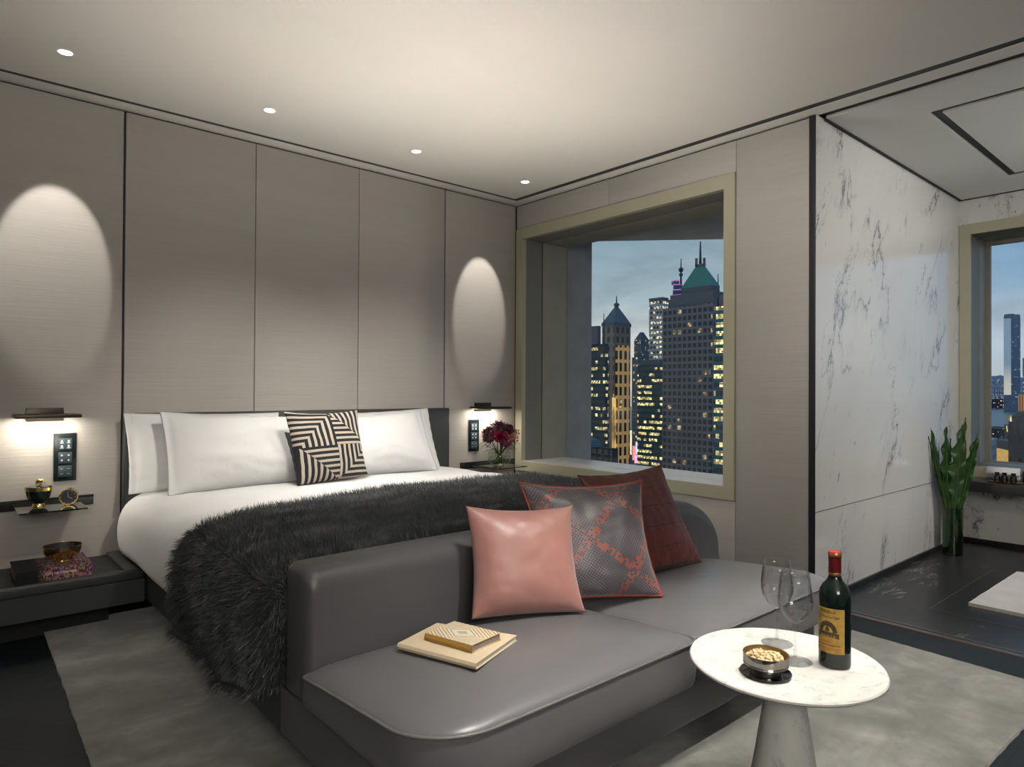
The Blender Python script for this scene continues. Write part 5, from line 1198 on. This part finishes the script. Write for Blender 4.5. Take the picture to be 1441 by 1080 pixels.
t = NT('painted_sunset_reflection'); sp_ = t.n('SeparateXYZ', {0: t.coord('Object')}); f_ = t.ramp(t.math('DIVIDE', sp_.outputs[2], 520), [(.06, (.75, .68, .50)), (.35, (.55, .52, .42)), (.55, (.16, .25, .33))]); t.bsdf(color=(.15, .2, .25), emit=f_, emits=.8, rough=.3)  # sunset reflection painted as an emissive gradient
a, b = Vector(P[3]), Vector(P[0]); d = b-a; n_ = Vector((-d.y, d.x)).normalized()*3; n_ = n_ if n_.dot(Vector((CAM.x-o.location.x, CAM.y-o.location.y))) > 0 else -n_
bm = bmesh.new(); q0, q1 = a+d*.06+n_, b-d*.04+n_; prism(bm, [tuple(q0), tuple(q1), tuple(q1-n_*.5), tuple(q0-n_*.5)], zat(1418, 556, 4000)+120, h*.985); fix(bm); link('sunset_glow_face', bm, t.m, o)['label'] = 'side glowing with the sunset'
# shore lights near side
mshore = facade('shoreline_lights', (.02, .03, .03), (.03, .035, .035), 9, 6, .5, .4, .3, (1, .5, .18), 1.0, 2, .3)
o, P, h = tower('waterfront_building', 'low waterfront building dotted with orange lights', 1380, 1405, 1426, 604, 1500, mshore, -124, False, 60)
mfsh = facade('far_shore_lights', (.03, .045, .06), (.04, .05, .06), 22, 14, .6, .5, .45, (1, .62, .28), 1.1, 2, .3)
o, P, h = tower('waterfront_building', 'long low waterfront strip of lights on the far shore', 1370, 1405, 1460, 562, 4700, mfsh, -120, False, 60)
mlow = facade('white_office_rows', (.36, .37, .44), (.06, .07, .09), 2.6, 4.5, .6, .4, .03, YEL, .3)
o, P, h = tower('city_building', 'white building with rows of small windows outside the bathroom window', 1383, 1397, 1404, 620, 330, mlow, -115, False, 14)
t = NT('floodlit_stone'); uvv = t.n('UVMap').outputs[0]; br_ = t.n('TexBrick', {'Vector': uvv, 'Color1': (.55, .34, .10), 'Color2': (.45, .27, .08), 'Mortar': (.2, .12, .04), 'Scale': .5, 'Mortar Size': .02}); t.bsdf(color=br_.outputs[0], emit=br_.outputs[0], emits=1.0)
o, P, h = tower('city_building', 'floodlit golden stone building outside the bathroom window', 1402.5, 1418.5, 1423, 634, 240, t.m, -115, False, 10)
mgr = facade('grey_block_wall', (.105, .10, .11), (.012, .012, .016), 7, 7, .34, .36, .30, YEL, .8, 1, 0)
block(o, 'upper_wall', P, h, zat(1410, 622, 240)+115, mplain)
o, P, h = tower('city_building', 'grey stepped concrete block outside the bathroom window', 1419, 1450, 1470, 587, 210, mgr, -115, False, 14)
block(o, 'wing', [(p[0]*.95, p[1]*.95) for p in plan(1413, 1421, 1426, 214, False, 6)] if False else scl(P, .6, (0, 0)), h, zat(1440, 581, 210)+115, mplain)
t = NT('lit_rooftop_louvres'); u_ = t.n('SeparateXYZ', {0: t.n('UVMap').outputs[0]}); stp = t.math('GREATER_THAN', t.math('FRACT', t.math('MULTIPLY', u_.outputs[0], .7)), .45); t.bsdf(color=(.10, .05, .03), emit=(1, .42, .12), emits=t.math('MULTIPLY', stp, .35))
o2, P2, h2 = tower('rooftop_lantern', 'amber lit louvred rooftop box beyond the concrete block', 1433, 1452, 1462, 556, 260, t.m, -115, False, 8)
o, P, h = tower('city_building', 'narrow grey block in front of the harbour outside the bathroom window', 1413, 1418, 1424, 599, 280, mgr, -115, False, 6)

# ------------------------------------------------------------------ view
SC.view_settings.view_transform = 'Standard'; SC.view_settings.look = 'None'; SC.view_settings.exposure = 0; SC.view_settings.gamma = 1
try:
    SC.cycles.use_denoising = True; SC.cycles.max_bounces = 12; SC.cycles.transparent_max_bounces = 24; SC.cycles.sample_clamp_indirect = 4; SC.cycles.caustics_refractive = False; SC.cycles.caustics_reflective = False
except Exception: pass
